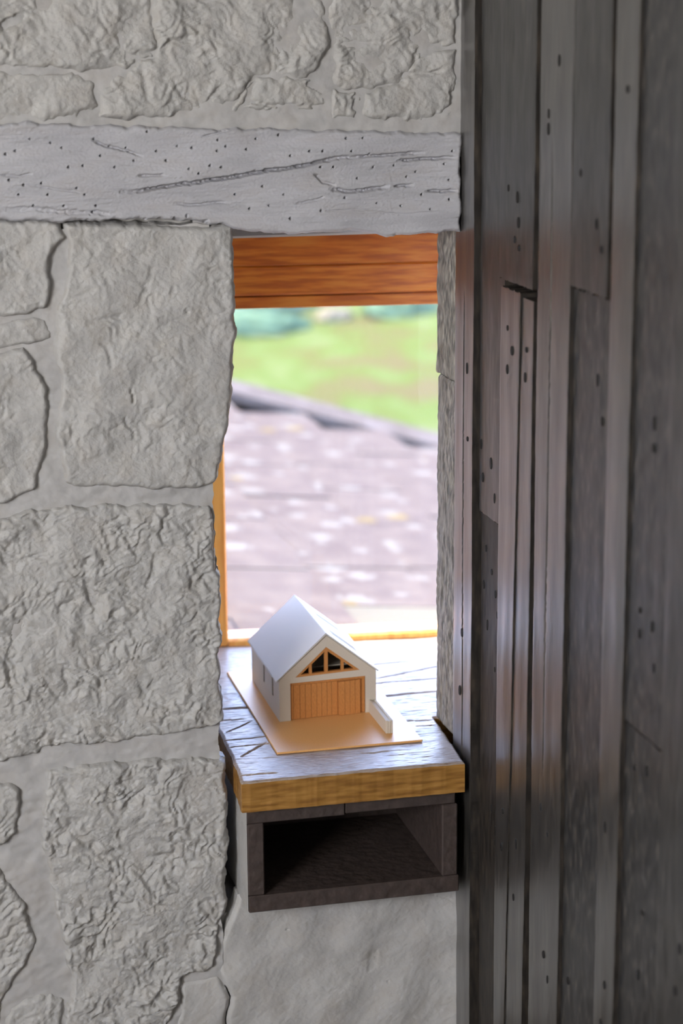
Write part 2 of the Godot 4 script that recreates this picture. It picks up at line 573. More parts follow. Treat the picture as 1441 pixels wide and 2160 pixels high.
# ---------------------------------------------------------------- painted stone wall
func stone_face(u: float, v: float, d: float, s: Array) -> float:
	# s: proud, edge, lump, chip, fine, offset, slant
	var o: float = s[5]
	var t := clampf(d / s[1], 0.0, 1.0)
	t = 1.0 - t
	var h: float = s[0] * (1.0 - t * t * t) - 0.012 * t * t * t * t
	var wu := u + n_mid.get_noise_2d(u * 0.6 + o, v * 0.6) * 0.012
	var wv := v + n_mid.get_noise_2d(u * 0.6, v * 0.6 - o) * 0.012
	var rough := clampf(0.75 + 0.7 * n_soft.get_noise_2d(u * 2.2 + o, v * 2.2 - o), 0.4, 1.0)
	h += s[2] * n_big.get_noise_2d(wu + o, wv)
	var sl: float = s[6]
	var a := wu + sl * wv
	h += s[3] * rough * (absf(n_mid.get_noise_2d(a + o, wv * 0.8)) * 1.8 + absf(n_chip.get_noise_2d(a - o, wv * 0.85)) * 0.7 - 0.5)
	var f := (wu * 0.8 - wv * 0.6) * 34.0 + 2.2 * n_mid.get_noise_2d(u * 0.55 + o, v * 0.55) + 1.2 * n_big.get_noise_2d(u - o, v)
	f -= floorf(f)
	f = f / 0.78 if f < 0.78 else (1.0 - f) / 0.22
	h += s[3] * 0.75 * rough * (f - 0.5) * clampf(0.35 + 2.0 * n_mid.get_noise_2d(u * 0.5 - o, v * 0.5 + o), 0.0, 1.0)
	h += s[4] * n_fine.get_noise_2d(wu, wv)
	return h

func stone_wall() -> void:
	var w := thing("wall_north", "rough stone wall painted pale grey, beside the slit window", "", "structure")
	var st := begin()
	box(st, Vector3(-3.5, -0.2, -0.79), Vector3(-0.95, 2.7, 0.004))
	box(st, Vector3(-0.95, -0.2, -0.79), Vector3(-0.225, 2.5, -0.02))
	box(st, Vector3(-0.225, 1.62, -0.79), Vector3(0.9, 2.5, -0.02))
	box(st, Vector3(-0.225, 1.40, -0.79), Vector3(0.9, 1.62, -0.24))
	box(st, Vector3(-0.225, -0.2, -0.79), Vector3(0.9, 0.24, -0.02))
	box(st, Vector3(-0.225, 0.24, -0.79), Vector3(0.9, 0.449, -0.30))
	box(st, Vector3(0.56, 0.449, -0.79), Vector3(0.9, 1.40, -0.02))
	box(st, Vector3(0.24, 0.24, -0.30), Vector3(0.9, 0.449, -0.02))
	obj("wall_core", done(st), [M.plain_plaster], w)
	var ax := Transform3D(Basis(), Vector3.ZERO)
	# joints: trowelled mortar
	var mortar := func(u: float, v: float, _d: float) -> float:
		return 0.003 * n_big.get_noise_2d(u, v) + 0.0016 * n_mid.get_noise_2d(u * 0.7, v * 1.5) + 0.0006 * n_chip.get_noise_2d(u, v)
	obj("mortar", relief([Vector2(-0.95, 0), Vector2(-0.2045, 0), Vector2(-0.2045, 0.3), Vector2(-0.203, 0.6), Vector2(-0.2035, 0.95), Vector2(-0.201, 1.36), Vector2(-0.95, 1.36)], Vector2(0.0025, 0.0025), mortar, Transform3D(Basis(), Vector3(0, 0, 0.005)), 0.04, [], [], 0.004), [M.mortar_paint, M.mortar_paint], w)
	obj("mortar", relief([Vector2(-0.95, 1.45), Vector2(0.1915, 1.45), Vector2(0.1915, 2.5), Vector2(-0.95, 2.5)], Vector2(0.004, 0.004), mortar, Transform3D(Basis(), Vector3(0, 0, 0.009)), 0.03), [M.mortar_paint, M.mortar_paint], w)
	# proud, edge, lump, chip, fine, offset, slant
	var rub := 0.0
	var list := [
		[[Vector2(-0.4194, 1.3691), Vector2(-0.417, 1.3279), Vector2(-0.4213, 1.2787), Vector2(-0.4353, 1.2414), Vector2(-0.4407, 1.2027), Vector2(-0.4422, 1.1607), Vector2(-0.4318, 1.1374), Vector2(-0.4412, 1.0925), Vector2(-0.4454, 1.0476), Vector2(-0.4378, 1.0101), Vector2(-0.4335, 0.9769), Vector2(-0.4212, 0.9657), Vector2(-0.3758, 0.9633), Vector2(-0.3397, 0.9638), Vector2(-0.2981, 0.9565), Vector2(-0.2612, 0.9559), Vector2(-0.2321, 0.9526), Vector2(-0.2021, 0.958), Vector2(-0.1918, 0.9703), Vector2(-0.1899, 0.9943), Vector2(-0.1829, 1.0126), Vector2(-0.174, 1.06), Vector2(-0.1692, 1.0994), Vector2(-0.1647, 1.1517), Vector2(-0.1599, 1.1985), Vector2(-0.1626, 1.2324), Vector2(-0.1606, 1.2941), Vector2(-0.162, 1.33), Vector2(-0.1648, 1.3581)], [0.015, 0.013, 0.0055, 0.0022, 0.0004, 1.3, 0.3], [[[Vector2(-0.3281, 1.1176), Vector2(-0.3233, 1.1043), Vector2(-0.3237, 1.0926)], 0.0022, 0.005], [[Vector2(-0.3384, 1.0764), Vector2(-0.335, 1.0631), Vector2(-0.3237, 1.0494), Vector2(-0.3268, 1.0338)], 0.0028, 0.004], [[Vector2(-0.3744, 1.192), Vector2(-0.3583, 1.1785), Vector2(-0.3554, 1.1474)], 0.004, 0.0028], [[Vector2(-0.31, 1.2483), Vector2(-0.2993, 1.2633), Vector2(-0.2878, 1.3036)], 0.005, 0.0025], [[Vector2(-0.39, 1.2183), Vector2(-0.3413, 1.2265), Vector2(-0.3314, 1.2185)], 0.004, 0.0022], [[Vector2(-0.2579, 1.272), Vector2(-0.2609, 1.2567)], 0.004, 0.0025], [[Vector2(-0.2407, 1.2354), Vector2(-0.237, 1.2275)], 0.003, 0.004]], 0.0022, 0.004],
		[[Vector2(-0.6159, 1.3775), Vector2(-0.5113, 1.3757), Vector2(-0.4193, 1.3714), Vector2(-0.4131, 1.3464), Vector2(-0.4328, 1.3278), Vector2(-0.4398, 1.3195), Vector2(-0.4369, 1.2835), Vector2(-0.4469, 1.2396), Vector2(-0.4823, 1.2326), Vector2(-0.5173, 1.2298), Vector2(-0.6235, 1.2304)], [0.014, 0.012, 0.005, 0.0022, 0.0004, 4.1, 0.2], [], 0.0025, 0.005],
		[[Vector2(-0.6239, 1.2263), Vector2(-0.5183, 1.229), Vector2(-0.4764, 1.2343), Vector2(-0.4419, 1.2319), Vector2(-0.4379, 1.1918), Vector2(-0.4773, 1.186), Vector2(-0.5195, 1.1794), Vector2(-0.626, 1.184)], [0.008, 0.014, 0.004, 0.0018, 0.0005, 6.1, 0.0], [], 0.003, 0.006],
		[[Vector2(-0.6263, 1.179), Vector2(-0.5203, 1.1834), Vector2(-0.4806, 1.1878), Vector2(-0.4698, 1.1755), Vector2(-0.4621, 1.1542), Vector2(-0.4476, 1.1273), Vector2(-0.4457, 1.0971), Vector2(-0.4518, 1.0663), Vector2(-0.4522, 1.0404), Vector2(-0.46, 1.0062), Vector2(-0.4709, 0.9707), Vector2(-0.4948, 0.9606), Vector2(-0.5293, 0.9464), Vector2(-0.6384, 0.944)], [0.015, 0.014, 0.006, 0.0024, 0.0004, 8.7, 0.4], [], 0.0025, 0.004],
		[[Vector2(-0.6409, 0.9222), Vector2(-0.532, 0.9298), Vector2(-0.4936, 0.9384), Vector2(-0.4544, 0.9429), Vector2(-0.4078, 0.9416), Vector2(-0.3766, 0.9423), Vector2(-0.3035, 0.9389), Vector2(-0.2404, 0.9355), Vector2(-0.2054, 0.9315), Vector2(-0.2028, 0.8908), Vector2(-0.1997, 0.8498), Vector2(-0.195, 0.8167), Vector2(-0.1938, 0.7477), Vector2(-0.1944, 0.72), Vector2(-0.1992, 0.6842), Vector2(-0.1986, 0.6506), Vector2(-0.192, 0.5993), Vector2(-0.1969, 0.5743), Vector2(-0.2112, 0.5699), Vector2(-0.2681, 0.562), Vector2(-0.3007, 0.5593), Vector2(-0.3625, 0.5564), Vector2(-0.3896, 0.5546), Vector2(-0.4374, 0.5576), Vector2(-0.4683, 0.5578), Vector2(-0.4919, 0.5489), Vector2(-0.5215, 0.5437), Vector2(-0.5482, 0.5399), Vector2(-0.6605, 0.5431)], [0.013, 0.011, 0.007, 0.005, 0.0009, 12.9, 0.5], [[[Vector2(-0.3776, 0.9102), Vector2(-0.3719, 0.8884), Vector2(-0.3661, 0.8665)], 0.004, 0.004], [[Vector2(-0.4057, 0.853), Vector2(-0.4029, 0.8205), Vector2(-0.3949, 0.7874), Vector2(-0.3825, 0.7674)], 0.007, 0.006], [[Vector2(-0.4057, 0.853), Vector2(-0.395, 0.859)], 0.005, 0.006], [[Vector2(-0.3797, 0.8486), Vector2(-0.3693, 0.8492)], 0.006, 0.006], [[Vector2(-0.2925, 0.8642), Vector2(-0.3044, 0.8189), Vector2(-0.3129, 0.7978)], 0.006, 0.004], [[Vector2(-0.4997, 0.8622), Vector2(-0.4828, 0.8658), Vector2(-0.4649, 0.8625)], 0.003, 0.004], [[Vector2(-0.3639, 0.7742), Vector2(-0.3656, 0.7607)], 0.006, 0.006], [[Vector2(-0.5381, 0.7764), Vector2(-0.522, 0.7914), Vector2(-0.4953, 0.8136)], 0.005, 0.003], [[Vector2(-0.5072, 0.7768), Vector2(-0.5113, 0.7419), Vector2(-0.5258, 0.705), Vector2(-0.5204, 0.6498)], 0.01, 0.005], [[Vector2(-0.4431, 0.6901), Vector2(-0.4382, 0.6456)], 0.005, 0.004], [[Vector2(-0.3275, 0.6668), Vector2(-0.3206, 0.63), Vector2(-0.2983, 0.6588)], 0.006, 0.004], [[Vector2(-0.3855, 0.6799), Vector2(-0.3905, 0.611), Vector2(-0.4194, 0.619)], 0.005, 0.003], [[Vector2(-0.2302, 0.8027), Vector2(-0.2245, 0.8188), Vector2(-0.2057, 0.8202)], 0.004, 0.003], [[Vector2(-0.4852, 0.5525), Vector2(-0.4789, 0.5798), Vector2(-0.4373, 0.5621)], 0.007, 0.004]], 0.0022, 0.006],
		[[Vector2(-0.4762, 0.527), Vector2(-0.4388, 0.5291), Vector2(-0.3641, 0.5277), Vector2(-0.3209, 0.528), Vector2(-0.2694, 0.5246), Vector2(-0.2069, 0.5185), Vector2(-0.1933, 0.5116), Vector2(-0.1897, 0.4437), Vector2(-0.1909, 0.3566), Vector2(-0.1946, 0.313), Vector2(-0.1935, 0.2554), Vector2(-0.2046, 0.2373), Vector2(-0.2107, 0.2113), Vector2(-0.2141, 0.1819), Vector2(-0.2217, 0.1558), Vector2(-0.2759, 0.1477), Vector2(-0.2752, 0.1296), Vector2(-0.279, 0.0991), Vector2(-0.2911, 0.0729), Vector2(-0.3049, 0.039), Vector2(-0.4705, 0.0608), Vector2(-0.4674, 0.0967), Vector2(-0.4545, 0.151), Vector2(-0.4603, 0.2127), Vector2(-0.4738, 0.2813), Vector2(-0.4801, 0.3284), Vector2(-0.4885, 0.3867), Vector2(-0.4926, 0.4163), Vector2(-0.4851, 0.4728)], [0.014, 0.012, 0.0075, 0.0056, 0.001, 17.3, 0.6], [[[Vector2(-0.4528, 0.5034), Vector2(-0.4404, 0.4796)], 0.008, 0.004], [[Vector2(-0.3641, 0.438), Vector2(-0.3473, 0.4591), Vector2(-0.3143, 0.4759)], 0.008, 0.005], [[Vector2(-0.3171, 0.4705), Vector2(-0.326, 0.4456)], 0.006, 0.004], [[Vector2(-0.4113, 0.3969), Vector2(-0.4091, 0.3824)], 0.004, 0.005], [[Vector2(-0.3622, 0.4148), Vector2(-0.3681, 0.3982)], 0.006, 0.005], [[Vector2(-0.3815, 0.3187), Vector2(-0.3718, 0.2827), Vector2(-0.4001, 0.2508)], 0.008, 0.005], [[Vector2(-0.447, 0.2328), Vector2(-0.4062, 0.2339), Vector2(-0.4238, 0.1978)], 0.007, 0.005], [[Vector2(-0.3068, 0.3572), Vector2(-0.3182, 0.3409), Vector2(-0.3322, 0.3279)], 0.006, 0.004], [[Vector2(-0.2781, 0.4034), Vector2(-0.2839, 0.3924)], 0.006, 0.005], [[Vector2(-0.3602, 0.2198), Vector2(-0.3586, 0.1812)], 0.008, 0.004], [[Vector2(-0.3296, 0.231), Vector2(-0.3251, 0.195), Vector2(-0.3147, 0.1729)], 0.007, 0.004], [[Vector2(-0.3445, 0.1019), Vector2(-0.3222, 0.1051), Vector2(-0.2962, 0.1379)], 0.009, 0.005]], 0.0022, 0.006],
		[[Vector2(-0.631, 0.5152), Vector2(-0.5499, 0.5116), Vector2(-0.5326, 0.5103), Vector2(-0.5178, 0.495), Vector2(-0.5158, 0.4702), Vector2(-0.5248, 0.424), Vector2(-0.5442, 0.4044), Vector2(-0.5539, 0.4003), Vector2(-0.6367, 0.4027)], [0.017, 0.012, 0.005, 0.004, 0.0008, 21.7, 0.2], [], 0.0025, 0.004],
		[[Vector2(-0.637, 0.3897), Vector2(-0.5536, 0.3728), Vector2(-0.5379, 0.3384), Vector2(-0.5179, 0.3071), Vector2(-0.5013, 0.2454), Vector2(-0.5141, 0.2067), Vector2(-0.5368, 0.1828), Vector2(-0.5571, 0.1392), Vector2(-0.5708, 0.1034), Vector2(-0.6518, 0.0986)], [0.013, 0.012, 0.005, 0.0042, 0.0009, 24.1, -0.6], [], 0.0025, 0.006],
		[[Vector2(-0.5546, 0.1306), Vector2(-0.5246, 0.1465), Vector2(-0.4849, 0.1477), Vector2(-0.459, 0.1369), Vector2(-0.4641, 0.0929), Vector2(-0.4725, 0.0609), Vector2(-0.5678, 0.0737)], [0.01, 0.014, 0.005, 0.0042, 0.0009, 26.1, 0.2], [], 0.0025, 0.006],
	]
	for s in list:
		var p: Array = s[1]
		obj("stone", relief(s[0], Vector2(s[3], s[3]), stone_face.bind(p), ax, 0.03, s[2], [], s[4]), [M.stone_paint, M.stone_paint], w)
	var top := [[[Vector2(-0.2685, 1.6094), Vector2(-0.2539, 1.6252), Vector2(-0.242, 1.6274), Vector2(-0.2086, 1.6317)], 0.006, 0.006], [[Vector2(-0.3253, 1.5986), Vector2(-0.2968, 1.6097), Vector2(-0.278, 1.6081)], 0.005, 0.004], [[Vector2(-0.2973, 1.5937), Vector2(-0.291, 1.566), Vector2(-0.2885, 1.5383)], 0.005, 0.004], [[Vector2(-0.5015, 1.5916), Vector2(-0.4467, 1.5855), Vector2(-0.3864, 1.5879)], 0.005, 0.006], [[Vector2(-0.499, 1.6478), Vector2(-0.4805, 1.6543), Vector2(-0.4594, 1.6654)], 0.008, 0.01], [[Vector2(-0.3482, 1.6125), Vector2(-0.367, 1.6082)], 0.004, 0.003], [[Vector2(-0.2039, 1.5253), Vector2(-0.1914, 1.5484), Vector2(-0.1742, 1.5644)], 0.004, 0.005], [[Vector2(-0.2996, 1.5163), Vector2(-0.2664, 1.5139), Vector2(-0.2327, 1.5226), Vector2(-0.2039, 1.5253)], 0.003, 0.005], [[Vector2(-0.1411, 1.5313), Vector2(-0.1358, 1.5545), Vector2(-0.1234, 1.5706)], 0.005, 0.005], [[Vector2(-0.1556, 1.5292), Vector2(-0.1361, 1.5382), Vector2(-0.1022, 1.5306), Vector2(-0.0189, 1.5302)], 0.003, 0.006], [[Vector2(-0.0189, 1.5302), Vector2(-0.0211, 1.5505), Vector2(-0.048, 1.5617), Vector2(-0.0234, 1.5693)], 0.004, 0.005], [[Vector2(0.0231, 1.5167), Vector2(0.0257, 1.5427), Vector2(0.0333, 1.5567)], 0.005, 0.006], [[Vector2(0.0906, 1.5701), Vector2(0.1131, 1.5745), Vector2(0.1407, 1.5751), Vector2(0.1634, 1.5833)], 0.004, 0.005], [[Vector2(0.1106, 1.5887), Vector2(0.1206, 1.6075), Vector2(0.1708, 1.6235)], 0.004, 0.004], [[Vector2(0.1736, 1.5547), Vector2(0.1752, 1.526), Vector2(0.1636, 1.5166)], 0.004, 0.007], [[Vector2(0.0067, 1.6413), Vector2(0.0461, 1.648)], 0.003, 0.003], [[Vector2(0.0808, 1.664), Vector2(0.0907, 1.6593)], 0.005, 0.005], [[Vector2(-0.0033, 1.6181), Vector2(0.0708, 1.6221)], 0.004, 0.003], [[Vector2(-0.3355, 1.5736), Vector2(-0.3032, 1.5524)], 0.004, 0.002]]
	var tops := [
		[[Vector2(-0.6001, 1.7308), Vector2(-0.3604, 1.7325), Vector2(-0.2771, 1.7166), Vector2(-0.2665, 1.6445), Vector2(-0.2723, 1.6064), Vector2(-0.3227, 1.5795), Vector2(-0.3832, 1.5787), Vector2(-0.5018, 1.5848), Vector2(-0.6073, 1.5892)], [0.013, 0.018, 0.008, 0.0036, 0.0005, 31.3, 0.5]],
		[[Vector2(-0.6072, 1.594), Vector2(-0.5015, 1.5962), Vector2(-0.3841, 1.589), Vector2(-0.3596, 1.5723), Vector2(-0.3575, 1.5304), Vector2(-0.3939, 1.5131), Vector2(-0.4639, 1.5101), Vector2(-0.5048, 1.5095), Vector2(-0.6112, 1.5138)], [0.014, 0.022, 0.008, 0.0026, 0.0005, 33.3, 0.2]],
		[[Vector2(-0.2813, 1.7299), Vector2(-0.0515, 1.7308), Vector2(-0.0127, 1.6723), Vector2(-0.0058, 1.613), Vector2(-0.0429, 1.5635), Vector2(-0.1261, 1.5642), Vector2(-0.1754, 1.5245), Vector2(-0.1989, 1.5165), Vector2(-0.2779, 1.5081), Vector2(-0.3634, 1.5151), Vector2(-0.3685, 1.5618), Vector2(-0.3219, 1.5914), Vector2(-0.281, 1.6136)], [0.014, 0.02, 0.009, 0.0036, 0.0005, 35.9, 0.5]],
		[[Vector2(-0.1396, 1.5742), Vector2(-0.0857, 1.5786), Vector2(-0.0406, 1.5735), Vector2(-0.0117, 1.5574), Vector2(-0.0113, 1.5256), Vector2(-0.0578, 1.5208), Vector2(-0.1147, 1.5245), Vector2(-0.1755, 1.5195), Vector2(-0.1605, 1.5496)], [0.013, 0.014, 0.004, 0.0024, 0.0005, 38.1, 0.2]],
		[[Vector2(-0.0179, 1.7296), Vector2(0.1854, 1.729), Vector2(0.1873, 1.6149), Vector2(0.1364, 1.6031), Vector2(0.1174, 1.5803), Vector2(0.0917, 1.5582), Vector2(0.0335, 1.5457), Vector2(-0.0167, 1.555), Vector2(-0.0129, 1.6145), Vector2(-0.0246, 1.6691)], [0.013, 0.02, 0.008, 0.0036, 0.0005, 41.7, 0.4]],
		[[Vector2(-0.015, 1.5577), Vector2(0.0397, 1.5542), Vector2(0.0284, 1.5073), Vector2(-0.0203, 1.5059)], [0.012, 0.014, 0.004, 0.0026, 0.0005, 43.7, 0.2]],
		[[Vector2(0.113, 1.6063), Vector2(0.1861, 1.6191), Vector2(0.1874, 1.5052), Vector2(0.1026, 1.4999), Vector2(0.0304, 1.5083), Vector2(0.0351, 1.5532), Vector2(0.0907, 1.5703)], [0.014, 0.018, 0.006, 0.0036, 0.0005, 45.5, 0.3]],
	]
	for s in tops:
		var p: Array = s[1]
		obj("stone", relief(s[0], Vector2(0.0024, 0.0024), stone_face.bind(p), ax, 0.03, top, [], 0.007), [M.stone_paint, M.stone_paint], w)
	# plaster under the shelf box
	var plaster := func(u: float, v: float, d: float) -> float:
		var t := 1.0 - clampf(d / 0.008, 0.0, 1.0)
		return 0.006 - 0.007 * t * t + 0.006 * n_soft.get_noise_2d(u * 2.0, v * 2.0) + 0.0016 * n_big.get_noise_2d(u + 3.0, v) + 0.0010 * n_mid.get_noise_2d(u, v) + 0.0004 * n_fine.get_noise_2d(u, v)
	obj("plaster_panel", relief([Vector2(-0.188, 0.2478), Vector2(-0.1788, 0.2798), Vector2(-0.1317, 0.2854), Vector2(0.2095, 0.2583), Vector2(0.2156, -0.0616), Vector2(-0.2082, -0.0059), Vector2(-0.1999, 0.0526), Vector2(-0.1994, 0.0754), Vector2(-0.1925, 0.1024), Vector2(-0.2031, 0.1247), Vector2(-0.2143, 0.1503), Vector2(-0.2068, 0.2053)], Vector2(0.0022, 0.0022), plaster, ax, 0.03, [[[Vector2(0.143, 0.2459), Vector2(0.1635, 0.2395), Vector2(0.184, 0.228)], 0.0018, 0.003], [[Vector2(-0.1328, 0.2071), Vector2(-0.1267, 0.1751)], 0.0012, 0.001], [[Vector2(0.0716, 0.0986), Vector2(0.0743, 0.0947)], 0.0018, 0.004], [[Vector2(-0.0998, 0.212), Vector2(-0.0966, 0.2092)], 0.0018, 0.004], [[Vector2(0.0481, 0.1616), Vector2(0.0462, 0.1158)], 0.01, 0.002], [[Vector2(-0.0331, 0.0935), Vector2(0.0005, 0.0877)], 0.003, 0.001]], [], 0.002), [M.plaster_paint, M.plaster_paint], w)
	obj("plaster_panel", relief([Vector2(-0.2762, 0.1394), Vector2(-0.2183, 0.145), Vector2(-0.2136, 0.1452), Vector2(-0.2047, 0.1232), Vector2(-0.1949, 0.1018), Vector2(-0.2017, 0.0757), Vector2(-0.2035, -0.0065), Vector2(-0.3023, 0.0065), Vector2(-0.2783, 0.0895)], Vector2(0.0022, 0.0022), plaster, ax, 0.03, [], [], 0.002), [M.plaster_paint, M.plaster_paint], w)
	# left reveal of the opening and the ledge below the sill
	var rx := Transform3D(Basis(Vector3(0, 0, -1), Vector3(0, 1, 0), Vector3(1, 0, 0)), Vector3(-0.205, 0, 0))
	var reveal := func(u: float, v: float, _d: float) -> float:
		return 0.006 * n_big.get_noise_2d(u + 50.0, v) + 0.003 * absf(n_mid.get_noise_2d(u, v + 50.0))
	obj("reveal", relief([Vector2(0.0, 0.25), Vector2(0.79, 0.25), Vector2(0.79, 1.40), Vector2(0.0, 1.40)], Vector2(0.005, 0.005), reveal, rx, 0.02), [M.mortar_paint, M.mortar_paint], w)

	# the lintel beam
	var beam := func(u: float, v: float, d: float) -> float:
		var t := 1.0 - clampf(d / 0.007, 0.0, 1.0)
		var h := 0.019 - 0.008 * t * t * t
		h += 0.005 * n_soft.get_noise_2d(u * 1.2, v * 3.0) + 0.0016 * n_big.get_noise_2d(u * 0.7, v * 2.0)
		var lines: float = n_grain.get_noise_2d(u * 14.0 + n_big.get_noise_2d(u * 0.4, v) * 1.5, v * 230.0)
		h += 0.0010 * lines * (0.35 + 0.65 * clampf(0.5 + 1.5 * n_soft.get_noise_2d(u * 3.0 + 9.0, v * 5.0), 0.0, 1.0))
		h += 0.0004 * n_fine.get_noise_2d(u, v)
		return h
	var pits := []
	var rng := RandomNumberGenerator.new()
	rng.seed = 4
	for c in [Vector2(-0.3701, 1.4881), Vector2(-0.2475, 1.4753), Vector2(-0.2261, 1.4726), Vector2(-0.1887, 1.4671), Vector2(-0.1755, 1.4738), Vector2(-0.1874, 1.4834), Vector2(-0.1294, 1.4837), Vector2(-0.1442, 1.4685), Vector2(-0.0785, 1.4581), Vector2(-0.049, 1.4641), Vector2(-0.0293, 1.4636), Vector2(-0.032, 1.4399), Vector2(-0.2316, 1.4422), Vector2(-0.2003, 1.4462), Vector2(-0.1834, 1.4435), Vector2(-0.2174, 1.4349), Vector2(-0.1115, 1.3847), Vector2(-0.0891, 1.4008), Vector2(-0.1624, 1.4028), Vector2(-0.1409, 1.3808), Vector2(-0.0798, 1.3647), Vector2(0.0048, 1.3936), Vector2(0.025, 1.4218), Vector2(0.05, 1.438), Vector2(0.0826, 1.4397), Vector2(0.1028, 1.4223), Vector2(0.1169, 1.4292), Vector2(0.1255, 1.3952), Vector2(0.007, 1.4819), Vector2(0.0328, 1.4823), Vector2(0.0153, 1.4627), Vector2(0.0426, 1.4573), Vector2(-0.4333, 1.4838), Vector2(-0.4173, 1.4766), Vector2(-0.4631, 1.4904), Vector2(-0.409, 1.4487), Vector2(-0.3879, 1.4505), Vector2(-0.3616, 1.4639), Vector2(-0.3711, 1.3919), Vector2(-0.341, 1.4471), Vector2(-0.3984, 1.4183), Vector2(-0.387, 1.4087), Vector2(-0.4408, 1.4101), Vector2(-0.4826, 1.4112), Vector2(-0.4624, 1.3944), Vector2(-0.4181, 1.3932), Vector2(-0.3762, 1.3827), Vector2(-0.2787, 1.469), Vector2(-0.2648, 1.4547), Vector2(-0.2921, 1.4972), Vector2(-0.0952, 1.4886), Vector2(-0.1208, 1.4136), Vector2(-0.0122, 1.4395), Vector2(0.161, 1.4403), Vector2(0.1736, 1.4593), Vector2(0.1688, 1.3867), Vector2(0.1687, 1.4159), Vector2(0.1383, 1.373), Vector2(-0.0326, 1.3754), Vector2(0.0548, 1.384), Vector2(0.0926, 1.3791), Vector2(-0.4956, 1.4323), Vector2(-0.4751, 1.4249), Vector2(-0.4495, 1.4266), Vector2(-0.4986, 1.4692), Vector2(-0.4846, 1.4735), Vector2(-0.347, 1.4774), Vector2(-0.3235, 1.4746), Vector2(-0.3123, 1.4558)]:
		var r := rng.randf_range(0.0013, 0.0019)
		pits.append([c, r, r, 0.010])
	for k in 90:      # the worm eaten lower edge at the left
		var c := Vector2(rng.randf_range(-0.52, -0.18), 1.352 + absf(rng.randfn(0.0, 0.008)))
		pits.append([c, rng.randf_range(0.0018, 0.004), rng.randf_range(0.0015, 0.003), 0.005])
	var b := thing("lintel_beam", "old wooden lintel beam painted pale grey, cracked and riddled with woodworm holes", "beam")
	obj("timber", relief([Vector2(-0.606, 1.5145), Vector2(-0.5058, 1.5126), Vector2(-0.4584, 1.5144), Vector2(-0.3699, 1.5074), Vector2(-0.217, 1.5011), Vector2(-0.017, 1.4945), Vector2(0.1888, 1.4851), Vector2(0.1888, 1.3359), Vector2(0.1599, 1.3365), Vector2(0.1224, 1.3355), Vector2(0.0999, 1.3347), Vector2(0.0702, 1.3335), Vector2(0.0479, 1.3378), Vector2(0.0257, 1.342), Vector2(-0.0184, 1.3419), Vector2(-0.0623, 1.3405), Vector2(-0.0914, 1.3421), Vector2(-0.1347, 1.3469), Vector2(-0.1662, 1.3507), Vector2(-0.1847, 1.3576), Vector2(-0.2344, 1.366), Vector2(-0.3049, 1.3702), Vector2(-0.4232, 1.3688), Vector2(-0.5121, 1.3735), Vector2(-0.6132, 1.3764)], Vector2(0.0012, 0.0012), beam, ax, 0.235, [[[Vector2(-0.3327, 1.4105), Vector2(-0.3042, 1.4107), Vector2(-0.285, 1.4154), Vector2(-0.2466, 1.4191), Vector2(-0.208, 1.4243), Vector2(-0.1595, 1.4297), Vector2(-0.1156, 1.4362), Vector2(-0.0665, 1.4412), Vector2(-0.0319, 1.4485), Vector2(-0.0022, 1.4535), Vector2(0.0227, 1.4539)], 0.003, 0.014], [[Vector2(0.0127, 1.4532), Vector2(0.0576, 1.4551), Vector2(0.0877, 1.4563), Vector2(0.128, 1.4583)], 0.0024, 0.008], [[Vector2(0.0877, 1.4467), Vector2(0.128, 1.4487), Vector2(0.1787, 1.4495)], 0.0024, 0.009], [[Vector2(-0.042, 1.4306), Vector2(-0.0273, 1.4169), Vector2(-0.0099, 1.4122)], 0.0022, 0.006], [[Vector2(-0.0174, 1.4071), Vector2(0.0124, 1.4025), Vector2(0.0524, 1.4053), Vector2(0.0725, 1.4086)], 0.0028, 0.01], [[Vector2(0.0826, 1.4084), Vector2(0.1129, 1.4095)], 0.0022, 0.007], [[Vector2(0.1331, 1.3998), Vector2(0.179, 1.3996)], 0.0024, 0.008], [[Vector2(-0.3725, 1.4872), Vector2(-0.3541, 1.4776), Vector2(-0.3213, 1.4699), Vector2(-0.3003, 1.4611)], 0.0022, 0.006], [[Vector2(-0.4682, 1.4247), Vector2(-0.4265, 1.4176), Vector2(-0.3893, 1.4111)], 0.0016, 0.0025], [[Vector2(-0.3082, 1.4333), Vector2(-0.2892, 1.4342), Vector2(-0.2654, 1.4332)], 0.0022, 0.006], [[Vector2(-0.2521, 1.391), Vector2(-0.2185, 1.3877), Vector2(-0.2039, 1.3911), Vector2(-0.17, 1.3911)], 0.0022, 0.005], [[Vector2(-0.0721, 1.386), Vector2(-0.0374, 1.3923), Vector2(-0.0275, 1.3959)], 0.0018, 0.004], [[Vector2(-0.5091, 1.4396), Vector2(-0.4815, 1.4375), Vector2(-0.4628, 1.4408)], 0.002, 0.004], [[Vector2(-0.2113, 1.4886), Vector2(-0.1678, 1.4971)], 0.0018, 0.004], [[Vector2(-0.2575, 1.3708), Vector2(-0.2456, 1.3648)], 0.003, 0.008], [[Vector2(-0.224, 1.3618), Vector2(-0.2045, 1.3636)], 0.003, 0.006], [[Vector2(-0.5114, 1.3888), Vector2(-0.4557, 1.3896), Vector2(-0.4185, 1.3839), Vector2(-0.3715, 1.3816), Vector2(-0.3385, 1.3769)], 0.004, 0.004], [[Vector2(-0.0525, 1.3735), Vector2(0.0172, 1.3754), Vector2(0.0926, 1.3655), Vector2(0.1689, 1.3697)], 0.0016, 0.002]], pits, 0.004), [M.beam_paint, M.beam_paint], b)

